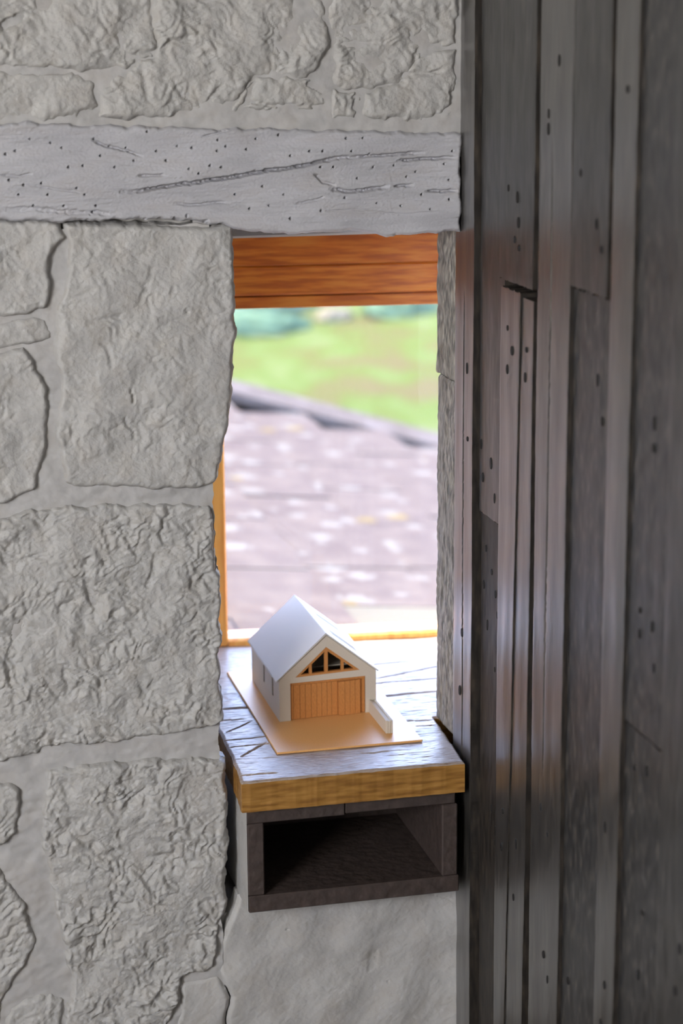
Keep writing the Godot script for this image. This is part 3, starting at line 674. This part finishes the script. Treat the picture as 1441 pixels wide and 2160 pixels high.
# ---------------------------------------------------------------- timber partition
func timber_partition() -> void:
	var w := thing("wall_east", "dark grey partition of weathered upright boards beside the window", "", "structure")
	block("stud", Vector3(0.1945, 1.397, -0.235), Vector3(0.224, 2.5, -0.022), 0.0, M.timber_1, w)
	block("backing", Vector3(0.225, -0.2, -0.12), Vector3(0.34, 2.5, 4.6), 0.0, M.timber_1, w)
	var ax := Transform3D(Basis(Vector3(0, 0, 1), Vector3(0, 1, 0), Vector3(-1, 0, 0)), Vector3(FACE, 0, 0))
	var rng := RandomNumberGenerator.new()
	rng.seed = 19
	# z at the foot (two edges), z at the top (two edges), foot y, top y, how proud, material, nail holes
	var rows := [
		[-0.018, 0.0815, -0.014, 0.0780, 0.0, 2.5, 0.004, 0, [[0.05, 1.13], [0.03, 0.70], [0.055, 1.02], [0.02, 0.60]]],
		[0.0980, 0.2090, 0.0950, 0.2070, 0.0, 0.9115, -0.007, 1, [[0.12, 0.86], [0.15, 0.83], [0.17, 0.80], [0.11, 0.80], [0.18, 0.77], [0.13, 0.74], [0.17, 0.68], [0.18, 0.42], [0.18, 0.40], [0.16, 0.45]]],
		[0.0930, 0.2070, 0.0800, 0.2060, 0.9135, 2.5, -0.004, 3, [[0.10, 1.02], [0.11, 0.97], [0.15, 1.00], [0.17, 0.95]]],
		[0.2110, 0.2590, 0.2150, 0.3060, 0.0, 1.2780, 0.004, 0, [[0.25, 1.22], [0.27, 1.19], [0.25, 1.16], [0.245, 0.42], [0.25, 0.48]]],
		[0.2605, 0.3430, 0.3090, 0.3590, 0.0, 1.2740, 0.002, 0, [[0.33, 1.20], [0.325, 1.16], [0.30, 0.36], [0.31, 0.45]]],
		[0.2100, 0.3605, 0.2080, 0.3740, 1.2880, 2.5, 0.005, 3, [[0.25, 1.42], [0.29, 1.41], [0.295, 1.375], [0.30, 1.34], [0.28, 1.35]]],
		[0.3740, 0.4990, 0.3740, 0.5080, 0.0, 2.5, 0.002, 0, [[0.42, 0.55], [0.45, 0.52], [0.44, 0.33], [0.46, 0.30], [0.46, 0.18], [0.41, 1.53], [0.41, 1.51], [0.45, 1.60]]],
		[0.5000, 0.6300, 0.5060, 0.6400, 0.0, 1.3090, -0.004, 2, [[0.60, 1.2], [0.62, 1.15], [0.53, 0.33], [0.56, 0.27], [0.58, 0.24]]],
		[0.5060, 0.6400, 0.5080, 0.6480, 1.3115, 2.5, 0.002, 3, [[0.60, 1.40], [0.62, 1.37], [0.54, 1.46]]],
		[0.6470, 0.7190, 0.6640, 0.7430, 0.0, 2.5, 0.003, 0, [[0.70, 1.57], [0.68, 0.62], [0.69, 0.40], [0.68, 0.34]]],
		[0.7210, 0.8540, 0.7320, 0.8400, 0.7840, 2.5, -0.002, 2, [[0.80, 1.18], [0.80, 1.15], [0.77, 0.94], [0.81, 0.93], [0.77, 0.91], [0.82, 0.88]]],
		[0.7210, 0.8580, 0.7210, 0.8540, 0.0, 0.7800, -0.004, 2, [[0.76, 0.73], [0.80, 0.74], [0.80, 0.55], [0.79, 0.46]]],
		[0.8590, 0.9900, 0.8420, 0.9900, 0.0, 2.5, 0.000, 3, [[0.93, 0.56], [0.92, 0.50]]],
		[0.9930, 1.1300, 0.9930, 1.1300, 0.0, 2.5, 0.002, 0, []],
		[1.1330, 1.2600, 1.1330, 1.2600, 0.0, 2.5, -0.002, 3, []],
		[1.2630, 1.4000, 1.2630, 1.4000, 0.0, 2.5, 0.002, 2, []],
	]
	var nail := CylinderMesh.new()
	nail.top_radius = 0.0042
	nail.bottom_radius = 0.0050
	nail.height = 0.0030
	nail.radial_segments = 10
	nail.rings = 0
	var k := 0
	for r in rows:
		k += 1
		var proud: float = r[6]
		var o := 3.7 * k
		var dark: bool = r[7] != 0
		var face := func(u: float, v: float, d: float) -> float:
			var t := 1.0 - clampf(d / 0.0035, 0.0, 1.0)
			return proud - 0.0003 * t * t + 0.0006 * n_soft.get_noise_2d(u * 5.0 + o, v * 0.8) + 0.00007 * n_grain.get_noise_2d(u * 190.0 + o, v * 7.0) + (0.0004 if dark else 0.00012) * n_mid.get_noise_2d(u + o, v * 0.5)
		var cuts := []
		if k == 1: cuts.append([[Vector2(0.036, 0.3), Vector2(0.032, 0.8), Vector2(0.034, 1.25)], 0.0022, 0.005])
		if k == 7: cuts.append([[Vector2(0.425, 0.6), Vector2(0.428, 1.0), Vector2(0.43, 1.5)], 0.0022, 0.004])
		var near: float = 0.0022 if r[0] < 0.4 else 0.003
		var poly := [Vector2(r[0], r[4]), Vector2(r[1], r[4]), Vector2(r[3], r[5]), Vector2(r[2], r[5])]
		var m: Material = M["timber_%d" % r[7]]
		obj("board", relief(poly, Vector2(near, 0.005), face, ax, 0.030, cuts, [], 0.0012), [m, M.timber_1], w)
		for p in r[8]:
			var o2 := obj("nail", nail, [M.iron], w)
			o2.position = Vector3(FACE - proud + 0.0004, p[1], p[0])
			o2.rotation = Vector3(0, 0, PI / 2)
			o2.scale = Vector3(rng.randf_range(0.9, 2.1), 1.0, rng.randf_range(0.6, 1.1))
	for g in 12:      # the wall goes on behind the camera
		var z0 := 1.402 + g * 0.266
		block("board", Vector3(FACE, 0, z0), Vector3(0.225, 2.5, z0 + 0.262), 0.003, M["timber_%d" % (g % 4)], w)

	# the rough sawn post that ends the partition inside the opening
	var post := thing("jamb_post", "rough-sawn grey post at the right side of the window opening", "post")
	for part in [[0.5035, 1.0935, 0.0, 0.5], [1.0955, 1.395, 0.0015, 5.5]]:
		var up: bool = part[0] > 1.0
		var o: float = part[3]
		var lift: float = part[2]
		var sawn := func(u: float, v: float, d: float) -> float:
			var t := 1.0 - clampf(d / 0.006, 0.0, 1.0)
			var h := lift - 0.003 * t * t + 0.0012 * n_big.get_noise_2d(u * 2.0 + o, v)
			if up:
				var c := Vector2((u + 0.098) / 0.016, (v - 1.165) / 0.045)
				h += 0.0011 * sin(c.length() * 9.0 + 3.0 * n_mid.get_noise_2d(u, v * 0.6))
			else:
				var s := (v + u * 0.45 + u * u * 2.0) / 0.0165 + 1.2 * n_big.get_noise_2d(u * 0.5, v * 0.5)
				h += 0.0019 * pow(absf(sin(s * PI)), 0.5) * (0.5 + 0.5 * n_soft.get_noise_2d(u, v * 3.0)) + 0.0016 * minf(0.0, n_mid.get_noise_2d(u * 1.6, v * 0.25) + 0.12) * 3.0
			return h + 0.0005 * n_grain.get_noise_2d(u * 260.0, v * 22.0)
		obj("timber", relief([Vector2(-0.132, part[0]), Vector2(-0.0205, part[0]), Vector2(-0.0185, part[1]), Vector2(-0.128, part[1])], Vector2(0.0016, 0.002), sawn, ax, 0.05, [], [], 0.002), [M.sawn_timber, M.sawn_timber], post)
	block("packing_strip", Vector3(0.200, 0.51, -0.0200), Vector3(0.212, 1.33, -0.0165), 0.0, M.stile_pine, post)

# ---------------------------------------------------------------- window
func window_opening() -> void:
	var wn := thing("window_1", "narrow pine-framed window in the slit opening", "", "structure")
	wn.position = Vector3(-0.0712, 0, -0.632)
	wn.rotation.y = -deg_to_rad(5.6)
	# local x runs along the frame from the inner edge of the left stile; local z out of the room is negative
	block("head_board", Vector3(-0.13, 1.2225, -0.006), Vector3(0.60, 1.3000, 0.012), 0.002, M.head_pine, wn)
	block("head_board", Vector3(-0.13, 1.1685, -0.006), Vector3(0.60, 1.2215, 0.010), 0.0025, M.head_pine, wn)
	block("head_backing", Vector3(-0.13, 1.1500, -0.048), Vector3(0.60, 1.2900, -0.006), 0.0, M.head_pine, wn)
	block("head_rail", Vector3(-0.13, 1.1440, -0.06), Vector3(0.60, 1.1650, 0.006), 0.0008, M.head_pine, wn)
	block("stile", Vector3(-0.045, SILL, -0.055), Vector3(0.0, 1.1435, 0.0), 0.003, M.stile_pine, wn)
	block("added_plaster", Vector3(-0.135, SILL, -0.055), Vector3(-0.0455, 1.1435, 0.002), 0.004, M.plain_plaster, wn)  # unseen block, added so the sheen on the boards reflects neutral plaster
	block("stile", Vector3(0.545, SILL, -0.055), Vector3(0.62, 1.1435, 0.0), 0.003, M.stile_pine, wn)
	var st := begin()
	var rail := [Vector2(0.0, SILL), Vector2(0.0, SILL + 0.010), Vector2(-0.006, SILL + 0.014), Vector2(-0.05, SILL + 0.018), Vector2(-0.05, SILL)]
	extrude(st, rail, 0.0005, 0.5445, func(a: float, b: float, k: float) -> Vector3: return Vector3(k, b, a) if true else Vector3.ZERO)
	obj("bottom_rail", done(st), [M.stile_pine], wn)
	block("pane", Vector3(0.0005, SILL + 0.0185, -0.034), Vector3(0.5445, 1.1435, -0.030), 0.0, M.pane, wn)
	var out := tag(block("outer_window_ledge", Vector3(-0.16, 0.40, -0.86), Vector3(0.60, 0.450, -0.700), 0.006, M.outer_sill), "pale sunlit ledge outside the window pane", "ledge")
	out.position.y = 0.0
	# masonry jambs outside the pane
	var jm := thing("outer_jambs", "masonry sides of the opening outside the pane", "", "structure")
	block("jamb", Vector3(-0.30, 0.449, -0.79), Vector3(-0.100, 1.40, -0.70), 0.004, M.plain_plaster, jm)
	block("jamb", Vector3(0.50, 0.449, -0.79), Vector3(0.60, 1.40, -0.66), 0.004, M.plain_plaster, jm)
	block("lintel_stone", Vector3(-0.22, 1.305, -0.79), Vector3(0.56, 1.40, -0.30), 0.004, M.plain_plaster, jm)

# ---------------------------------------------------------------- sill
func sill_boards() -> void:
	var s := thing("window_sill_board", "thick worn timber sill with ochre front edge and pale scuffed top", "sill")
	var ax := Transform3D(Basis(Vector3(1, 0, 0), Vector3(0, 0, -1), Vector3(0, 1, 0)), Vector3(0, SILL, 0))
	var top := func(u: float, v: float, d: float) -> float:
		var t := 1.0 - clampf(d / 0.004, 0.0, 1.0)
		return -0.0035 * t * t + 0.0010 * n_soft.get_noise_2d(u * 2.0, v * 4.0) - 0.0008 * maxf(0.0, n_grain.get_noise_2d(u * 14.0 + 2.0, v * 260.0) - 0.22) * 3.0 + 0.0002 * n_chip.get_noise_2d(u, v)
	var cuts := [
		[[Vector2(-0.1626, 0.0277), Vector2(-0.135, 0.057), Vector2(-0.1084, 0.0862)], 0.0022, 0.006],
		[[Vector2(-0.165, 0.150), Vector2(-0.1122, 0.1965)], 0.002, 0.005],
		[[Vector2(-0.184, -0.0574), Vector2(-0.15, -0.059), Vector2(-0.1229, -0.0598)], 0.0022, 0.007],
		[[Vector2(-0.176, 0.075), Vector2(-0.12, 0.080), Vector2(-0.10, 0.078)], 0.0018, 0.005],
		[[Vector2(-0.175, 0.11), Vector2(-0.13, 0.112), Vector2(-0.10, 0.116)], 0.0018, 0.005],
		[[Vector2(-0.172, 0.215), Vector2(-0.12, 0.212)], 0.0018, 0.005],
		[[Vector2(0.1486, 0.0999), Vector2(0.1824, 0.096)], 0.002, 0.005],
		[[Vector2(0.10, 0.135), Vector2(0.186, 0.126)], 0.0016, 0.004],
		[[Vector2(0.02, -0.002), Vector2(0.05, -0.010), Vector2(0.08, -0.006)], 0.0022, 0.002],
		[[Vector2(0.1506, 0.3695), Vector2(0.20, 0.385), Vector2(0.2704, 0.4083), Vector2(0.33, 0.42)], 0.0028, 0.007],
		[[Vector2(0.12, 0.34), Vector2(0.22, 0.345), Vector2(0.32, 0.338)], 0.002, 0.004],
		[[Vector2(0.12, 0.45), Vector2(0.24, 0.452)], 0.002, 0.004],
	]
	var front := [Vector2(-0.1835, -0.085), Vector2(0.1785, -0.085), Vector2(0.1885, 0.085), Vector2(0.1915, 0.133), Vector2(0.1925, 0.139), Vector2(0.50, 0.139), Vector2(0.50, 0.2680), Vector2(-0.172, 0.2680), Vector2(-0.1766, 0.0415)]
	var back := [Vector2(-0.172, 0.2725), Vector2(0.50, 0.2725), Vector2(0.50, 0.62), Vector2(-0.16, 0.66)]
	obj("plank", relief(front, Vector2(0.0016, 0.0016), top, ax, 0.0515, cuts, [], 0.0016), [M.sill_top, M.sill_edge], s)
	obj("plank", relief(back, Vector2(0.002, 0.002), top, ax, 0.0515, cuts, [], 0.0016), [M.sill_top, M.sill_edge], s)

# ---------------------------------------------------------------- open box under the sill
func shelf_box() -> void:
	var b := thing("shelf_box", "open dark brown wooden box built in under the window sill", "box")
	var zf := 0.070
	var zb := -0.22
	block("top_board", Vector3(-0.1735, 0.4250, zb), Vector3(-0.0150, 0.4485, zf), 0.0015, M.box_brown, b)
	block("top_board", Vector3(-0.0135, 0.4265, zb), Vector3(0.1685, 0.4485, zf - 0.002), 0.0015, M.box_brown, b)
	var left := block("side_board", Vector3(-0.1730, 0.3035, zb), Vector3(-0.1462, 0.4245, zf), 0.002, M.box_brown, b)
	left.set_meta("label", "side board, outer face painted pale grey")
	block("side_board", Vector3(0.1460, 0.3035, zb), Vector3(0.1720, 0.4260, zf), 0.002, M.box_brown, b)
	block("bottom_board", Vector3(-0.1725, 0.2750, zb), Vector3(0.1745, 0.3030, zf), 0.0015, M.box_brown, b)
	block("back_board", Vector3(-0.1725, 0.276, zb - 0.02), Vector3(0.1745, 0.4485, zb - 0.0005), 0.0, M.box_brown, b)
	var coat := block("paint_coat", Vector3(-0.1745, 0.277, zb), Vector3(-0.17352, 0.447, zf - 0.001), 0.0, M.plaster_paint, b)
	coat.set_meta("label", "pale grey paint on the outer side")

# ---------------------------------------------------------------- card model of a barn
func lean(x: float, y: float, z: float) -> Vector3:      # x, y on the front; z behind it
	return Vector3(x, y, -0.168 + z - (x + 0.0693) * TILT)

func barn_model() -> void:
	var t := thing("architectural_model", "small card model of a gabled barn on a kraft-brown baseboard on the sill", "model")
	var st := begin()
	box(st, Vector3(-0.1045, SILL + 0.0004, -0.467), Vector3(0.139, SILL + 0.0040, -0.0215), 0.0006)
	obj("baseboard", done(st), [M.base_card], t)
	var y0 := SILL + 0.0041
	var xl := -0.0693
	var xr := 0.1013
	var xm := 0.0128
	var ev := 0.5797
	var ap := 0.6510
	var th := 0.0028
	var dl := -0.0500
	var dr := 0.0823
	var dt := 0.5722
	var tl := Vector2(-0.0415, 0.5815)
	var tr := Vector2(0.0722, 0.5838)
	var ta := Vector2(0.0132, 0.6300)
	var tb := lerpf(tl.y, tr.y, (ta.x - tl.x) / (tr.x - tl.x))
	var at := func(a: float, b: float, k: float) -> Vector3: return lean(a, b, k)
	st = begin()
	extrude(st, [Vector2(xl, y0), Vector2(dl, y0), Vector2(dl, dt), Vector2(ta.x, dt), Vector2(ta.x, tb), tl, ta, Vector2(xm, ap), Vector2(xl, ev)], -th, 0.0, at)
	extrude(st, [Vector2(xr, y0), Vector2(dr, y0), Vector2(dr, dt), Vector2(ta.x, dt), Vector2(ta.x, tb), tr, ta, Vector2(xm, ap), Vector2(xr, ev)], -th, 0.0, at)
	obj("front_wall", done(st), [M.grey_card], t)
	st = begin()
	extrude(st, [Vector2(xl, y0), Vector2(xr, y0), Vector2(xr, ev), Vector2(xm, ap), Vector2(xl, ev)], -0.2405, -0.2377, at)
	obj("rear_wall", done(st), [M.grey_card], t)
	# side walls; the left one has two slit windows
	st = begin()
	var cut := [[-0.012 - 0.0605, 0.012, 0.5365], [-0.1345, 0.012, 0.5340]]
	var zs := [-th - 0.0002]
	for c in [[-0.0500, -0.0615], [-0.1235, -0.1345]]:
		zs.append(c[0])
		zs.append(c[1])
	zs.append(-0.2375)
	var sill_y := 0.5360
	for k in zs.size() - 1:
		var lo := y0
		if k % 2 == 1:      # under a slit
			wall_piece(st, xl, y0, sill_y, zs[k], zs[k + 1], th)
			wall_piece(st, xl, 0.5715, ev, zs[k], zs[k + 1], th)
		else:
			wall_piece(st, xl, lo, ev, zs[k], zs[k + 1], th)
	obj("side_wall", done(st), [M.grey_card], t)
	st = begin()
	wall_piece(st, xr - th, y0, ev, -th - 0.0002, -0.2375, th)
	obj("side_wall", done(st), [M.grey_card], t)
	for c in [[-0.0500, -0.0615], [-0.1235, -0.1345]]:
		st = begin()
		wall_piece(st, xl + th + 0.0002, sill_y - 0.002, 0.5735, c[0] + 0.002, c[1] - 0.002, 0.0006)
		obj("slit_dark", done(st), [M.hole_dark], t)  # dark sheet standing in for the shade inside the slit
	# mezzanine floor and dark lining seen through the gable glazing
	st = begin()
	box(st, Vector3(xl + 0.004, 0.5760, -0.2370), Vector3(xr - 0.004, 0.5780, -0.06), 0.0, func(p: Vector3) -> Vector3: return lean(p.x, p.y, p.z))
	obj("upper_floor", done(st), [M.grey_card], t)
	# roof: two leaves folded at the ridge, with two long slots in the right leaf
	var roof := Node3D.new()
	roof.name = "roof"
	t.add_child(roof)
	var over := 0.0035
	var thick := 0.0022
	var sl := (ap - ev) / (xm - xl)
	var srr := (ap - ev) / (xr - xm)
	var ridge := ap + 0.0012
	var eL := Vector2(xl - 0.0062, ridge - sl * (xm - xl + 0.0062) + 0.0016)
	var eR := Vector2(xr + 0.0022, ridge - srr * (xr + 0.0022 - xm))
	st = begin()
	extrude(st, [Vector2(xm, ridge), eL, eL + Vector2(0.0008, 0.0028), Vector2(xm - 0.001, ridge + 0.0031), Vector2(xm, ridge + 0.0034)], -0.2440, over, at)
	obj("roof_leaf", done(st), [M.roof_card], roof)
	var u0 := Vector2(xm, ridge)
	var dirv := (eR - u0)
	var nrm := Vector2(-dirv.y, dirv.x).normalized()
	if nrm.y < 0: nrm = -nrm
	var right := func(a: float, b: float, k: float) -> Vector3:      # a along the slope 0..1, b along z, k thickness
		var q := u0 + dirv * a + nrm * k
		return lean(q.x, q.y, b)
	st = begin()
	var zb := [over, -0.0470, -0.0760, -0.1660, -0.1960, -0.2440]
	for k in 5:
		if k % 2 == 1:
			for s in [[0.0, 0.24], [0.72, 1.0]]:
				leaf(st, right, s[0], s[1], zb[k], zb[k + 1], thick)
		else:
			leaf(st, right, 0.0, 1.0, zb[k], zb[k + 1], thick)
	obj("roof_leaf", done(st), [M.roof_card], roof)
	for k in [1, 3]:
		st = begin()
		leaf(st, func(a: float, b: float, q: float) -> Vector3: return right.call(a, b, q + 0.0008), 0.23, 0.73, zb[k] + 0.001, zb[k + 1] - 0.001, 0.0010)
		obj("skylight_dark", done(st), [M.hole_dark], roof)  # dark sheet filling the open slot, its colour painting the shade within
	# gable glazing: kerb frame and three mullions
	var fr := Node3D.new()
	fr.name = "gable_window"
	t.add_child(fr)
	var wd := 0.0042
	var il := Vector2(tl.x + 0.0098, tl.y + 0.0036)
	var ir := Vector2(tr.x - 0.0105, tr.y + 0.0034)
	var ia := Vector2(ta.x, ta.y - 0.0062)
	for q in [[tl, il, ia, ta], [ta, ia, ir, tr], [tr, ir, il, tl]]:
		st = begin()
		extrude(st, q, -th - 0.004, -0.0008, at)
		obj("frame_bar", done(st), [M.frame_card], fr)
	for x in [-0.0142, 0.0134, 0.0418]:
		var yt: float = (ia.y - (ia.x - x) * (ia.y - il.y) / (ia.x - il.x)) if x < ia.x else (ia.y - (x - ia.x) * (ia.y - ir.y) / (ir.x - ia.x))
		st = begin()
		var hw := 0.0029 if absf(x - 0.0134) < 0.001 else 0.0024
		extrude(st, [Vector2(x - hw, il.y - 0.001), Vector2(x + hw, il.y - 0.001), Vector2(x + hw, yt + 0.001), Vector2(x - hw, yt + 0.001)], -th - 0.0035, -0.0012, at)
		obj("mullion", done(st), [M.frame_card], fr)
	# boarded doors
	var door := Node3D.new()
	door.name = "barn_door"
	t.add_child(door)
	st = begin()
	extrude(st, [Vector2(dl - 0.002, y0), Vector2(dr + 0.002, y0), Vector2(dr + 0.002, dt + 0.002), Vector2(dl - 0.002, dt + 0.002)], -0.0065, -0.0052, at)
	obj("door_backing", done(st), [M.door_groove], door)
	st = begin()
	extrude(st, [Vector2(dl + 0.0002, 0.5673), Vector2(dr - 0.0002, 0.5673), Vector2(dr - 0.0002, dt - 0.0002), Vector2(dl + 0.0002, dt - 0.0002)], -0.0052, -0.0036, at)
	obj("door_header", done(st), [M.door_card], door)
	var xs := [dl + 0.0002, -0.0436, -0.0325, -0.0229, -0.0125, -0.0028, 0.0060, 0.0153, 0.0234, 0.0340]
	for k in xs.size() - 1:
		st = begin()
		extrude(st, [Vector2(xs[k], y0 + 0.0006), Vector2(xs[k + 1] - 0.0006, y0 + 0.0006), Vector2(xs[k + 1] - 0.0006, 0.5668), Vector2(xs[k], 0.5668)], -0.0052, -0.0038 + 0.0001 * (k % 2), at)
		obj("door_board", done(st), [M.door_card], door)
	st = begin()
	extrude(st, [Vector2(0.0342, y0 + 0.0006), Vector2(dr - 0.0003, y0 + 0.0006), Vector2(dr - 0.0003, 0.5668), Vector2(0.0342, 0.5668)], -0.0052, -0.0040, at)
	obj("door_board", done(st), [M.door_card], door)
	var leaf_door := Node3D.new()
	leaf_door.name = "sliding_door"
	t.add_child(leaf_door)
	var lx := [0.0352, 0.0455, 0.0548, 0.0640, 0.0732]
	for k in 4:
		st = begin()
		extrude(st, [Vector2(lx[k], y0 + 0.0004 + 0.0002 * (k % 2)), Vector2(lx[k + 1] - 0.0005, y0 + 0.0004), Vector2(lx[k + 1] - 0.0005, 0.5668 + 0.0002 * k), Vector2(lx[k] - 0.0012 if k == 0 else lx[k], 0.5662)], -0.0026, 0.0004 + 0.0016 * (1.0 - k / 3.0), at)
		obj("door_board", done(st), [M.door_card], leaf_door)
	# low wall beside the forecourt: three layers of card
	var lw := Node3D.new()
	lw.name = "low_wall"
	t.add_child(lw)
	for k in 3:
		var x0 := 0.0882 + 0.0041 * k
		block("card_layer", Vector3(x0, y0, -0.1785), Vector3(x0 + 0.0038, y0 + 0.0225 - (0.0012 if k == 1 else 0.0), -0.0650 + (0.0006 if k == 1 else 0.0)), 0.0003, M.grey_card, lw)

func wall_piece(st: SurfaceTool, x: float, ya: float, yb: float, za: float, zb: float, th: float) -> void:
	box(st, Vector3(x, ya, zb), Vector3(x + th, yb, za), 0.0, func(p: Vector3) -> Vector3: return lean(p.x, p.y, p.z))

func leaf(st: SurfaceTool, f: Callable, a0: float, a1: float, z0: float, z1: float, th: float) -> void:
	var p := func(a: float, b: float, k: float) -> Vector3: return f.call(a, b, k)
	quad(st, p.call(a0, z1, th), p.call(a0, z0, th), p.call(a1, z0, th), p.call(a1, z1, th))
	quad(st, p.call(a0, z0, 0.0), p.call(a0, z1, 0.0), p.call(a1, z1, 0.0), p.call(a1, z0, 0.0))
	quad(st, p.call(a0, z0, 0.0), p.call(a1, z0, 0.0), p.call(a1, z0, th), p.call(a0, z0, th))
	quad(st, p.call(a0, z1, th), p.call(a1, z1, th), p.call(a1, z1, 0.0), p.call(a0, z1, 0.0))
	quad(st, p.call(a0, z0, th), p.call(a0, z1, th), p.call(a0, z1, 0.0), p.call(a0, z0, 0.0))
	quad(st, p.call(a1, z0, 0.0), p.call(a1, z1, 0.0), p.call(a1, z1, th), p.call(a1, z0, th))

# ---------------------------------------------------------------- outside: neighbouring roof, meadow, bushes
func outdoors() -> void:
	var rng := RandomNumberGenerator.new()
	rng.seed = 8
	var zp := -6.5
	var roof := thing("neighbour_roof", "sunlit stone slate roof spotted with pale lichen, outside the window", "roof")
	# courses run away from the window; each lies lower than the one on its left
	var st := begin()
	extrude(st, [Vector2(-2.6, 0.66), Vector2(4.4, -1.19), Vector2(4.4, -4.6), Vector2(-2.6, -4.6)], zp - 0.2, -1.62, func(a: float, b: float, k: float) -> Vector3: return Vector3(a, b, k))
	obj("roof_bed", done(st), [M.parapet_stone], roof)
	for c in 15:
		var x0 := -1.76 + c * 0.39
		var z := zp
		while z < -1.75:
			var l := rng.randf_range(0.42, 0.70)
			var z1 := minf(z + l, -1.66)
			var x1 := x0 + 0.40 + rng.randf_range(-0.012, 0.012)
			var ya := -0.237 - (x0 - 1.36) * 0.264 + rng.randf_range(-0.005, 0.005)
			var yb := ya - 0.036
			st = begin()
			box(st, Vector3(x0, 0, z + 0.005), Vector3(x1, 1, z1 - 0.005), 0.006, func(p: Vector3) -> Vector3:
				var f := clampf((p.x - x0) / 0.4, 0.0, 1.0)
				return Vector3(p.x, lerpf(ya, yb, f) - (0.075 if p.y < 0.5 else 0.0), p.z))
			obj("slate", done(st), [M.cream_stone if z > -3.0 and x0 > 0.25 and x0 < 1.2 else M.slate_stone], roof)
			z = z1
	# raised verge wall at the far side with its coping
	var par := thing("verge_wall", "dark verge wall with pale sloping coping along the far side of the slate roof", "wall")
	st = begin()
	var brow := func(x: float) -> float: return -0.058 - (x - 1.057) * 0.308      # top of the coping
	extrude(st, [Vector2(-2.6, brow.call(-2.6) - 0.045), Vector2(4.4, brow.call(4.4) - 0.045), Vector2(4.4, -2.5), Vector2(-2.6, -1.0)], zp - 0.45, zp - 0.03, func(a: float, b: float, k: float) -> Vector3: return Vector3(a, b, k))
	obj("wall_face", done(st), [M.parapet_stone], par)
	for k in 9:
		var xa := -2.6 + k * 0.78
		var xb := xa + 0.775
		st = begin()
		extrude(st, [Vector2(xa, brow.call(xa) - 0.04), Vector2(xb, brow.call(xb) - 0.04), Vector2(xb, brow.call(xb)), Vector2(xa, brow.call(xa))], zp - 0.55, zp, func(a: float, b: float, q: float) -> Vector3: return Vector3(a, b, q))
		obj("coping_slab", done(st), [M.coping_stone], par)

	# meadow falling and rising away from the house
	var w := 60
	var d := 50
	var V := PackedVector3Array()
	var N := PackedVector3Array()
	var T := PackedInt32Array()
	var field := func(x: float, z: float) -> float:
		return -4.6 + 0.35 * n_soft.get_noise_2d(x * 0.02, z * 0.02) + maxf(0.0, -z - 55.0) * 0.10
	for j in d + 1:
		for i in w + 1:
			var x := -60.0 + 150.0 * i / w
			var z := -0.9 - 140.0 * pow(float(j) / d, 1.6)
			V.append(Vector3(x, field.call(x, z), z))
			N.append(Vector3(field.call(x - 0.5, z) - field.call(x + 0.5, z), 1.0, field.call(x, z - 0.5) - field.call(x, z + 0.5)).normalized())
	for j in d:
		for i in w:
			var a := j * (w + 1) + i
			for q in [a, a + w + 1, a + w + 2, a, a + w + 2, a + 1]:
				T.append(q)
	var arr := []
	arr.resize(Mesh.ARRAY_MAX)
	arr[Mesh.ARRAY_VERTEX] = V
	arr[Mesh.ARRAY_NORMAL] = N
	arr[Mesh.ARRAY_INDEX] = T
	var am := ArrayMesh.new()
	am.add_surface_from_arrays(Mesh.PRIMITIVE_TRIANGLES, arr)
	tag(obj("meadow", am, [M.meadow_grass]), "bright green meadow with dry patches beyond the slate roof", "meadow", "", "stuff")
	# bushes
	var spots := [
		["bush", 7.9, -41.0, 1.15, 0.22, "broader of two dark green bushes beside the straw-coloured mound", M.bush_leaf],
		["bush", 11.2, -41.0, 0.85, 0.24, "narrower of two dark green bushes beside the straw-coloured mound", M.bush_leaf],
		["shrub", 8.6, -43.4, 1.2, 0.26, "pale blue-green shrub behind the broader dark bush", M.tree_leaf],
		["shrub", 12.6, -43.8, 1.1, 0.34, "pale blue-green shrub behind the narrower dark bush", M.tree_leaf],
		["dry_grass_mound", 9.7, -41.2, 0.42, 0.16, "straw-coloured mound of dry grass between two dark bushes", M.dry_grass],
	]
	var k := 0
	for s in spots:
		k += 1
		var bush := thing(s[0], s[5], "bush" if s[0] != "dry_grass_mound" else "mound")
		bush.position = Vector3(s[1], field.call(s[1], s[2]), s[2])
		obj("foliage" if s[0] != "dry_grass_mound" else "grass", clump(s[3], s[4], k), [s[6]], bush)

func clump(r: float, h: float, s: int) -> ArrayMesh:
	var n := noise(500 + s, 1.6, 3)
	var st := SurfaceTool.new()
	st.begin(Mesh.PRIMITIVE_TRIANGLES)
	st.set_smooth_group(0)
	var p := func(i: int, j: int) -> Vector3:
		var a := TAU * (i % 28) / 28.0
		var b := PI * 0.5 * j / 12.0
		var dir := Vector3(cos(a) * cos(b), sin(b), sin(a) * cos(b))
		var k := 1.0 + 0.35 * n.get_noise_3d(dir.x * 2.0, dir.y * 2.0, dir.z * 2.0) + 0.12 * n.get_noise_3d(dir.x * 7.0, dir.y * 7.0, dir.z * 7.0)
		return Vector3(dir.x * r, maxf(dir.y * h * 1.6, 0.0), dir.z * r) * k
	for j in 12:
		for i in 28:
			quad(st, p.call(i, j), p.call(i, j + 1), p.call(i + 1, j + 1), p.call(i + 1, j))
	st.index()
	st.generate_normals()
	return st.commit()
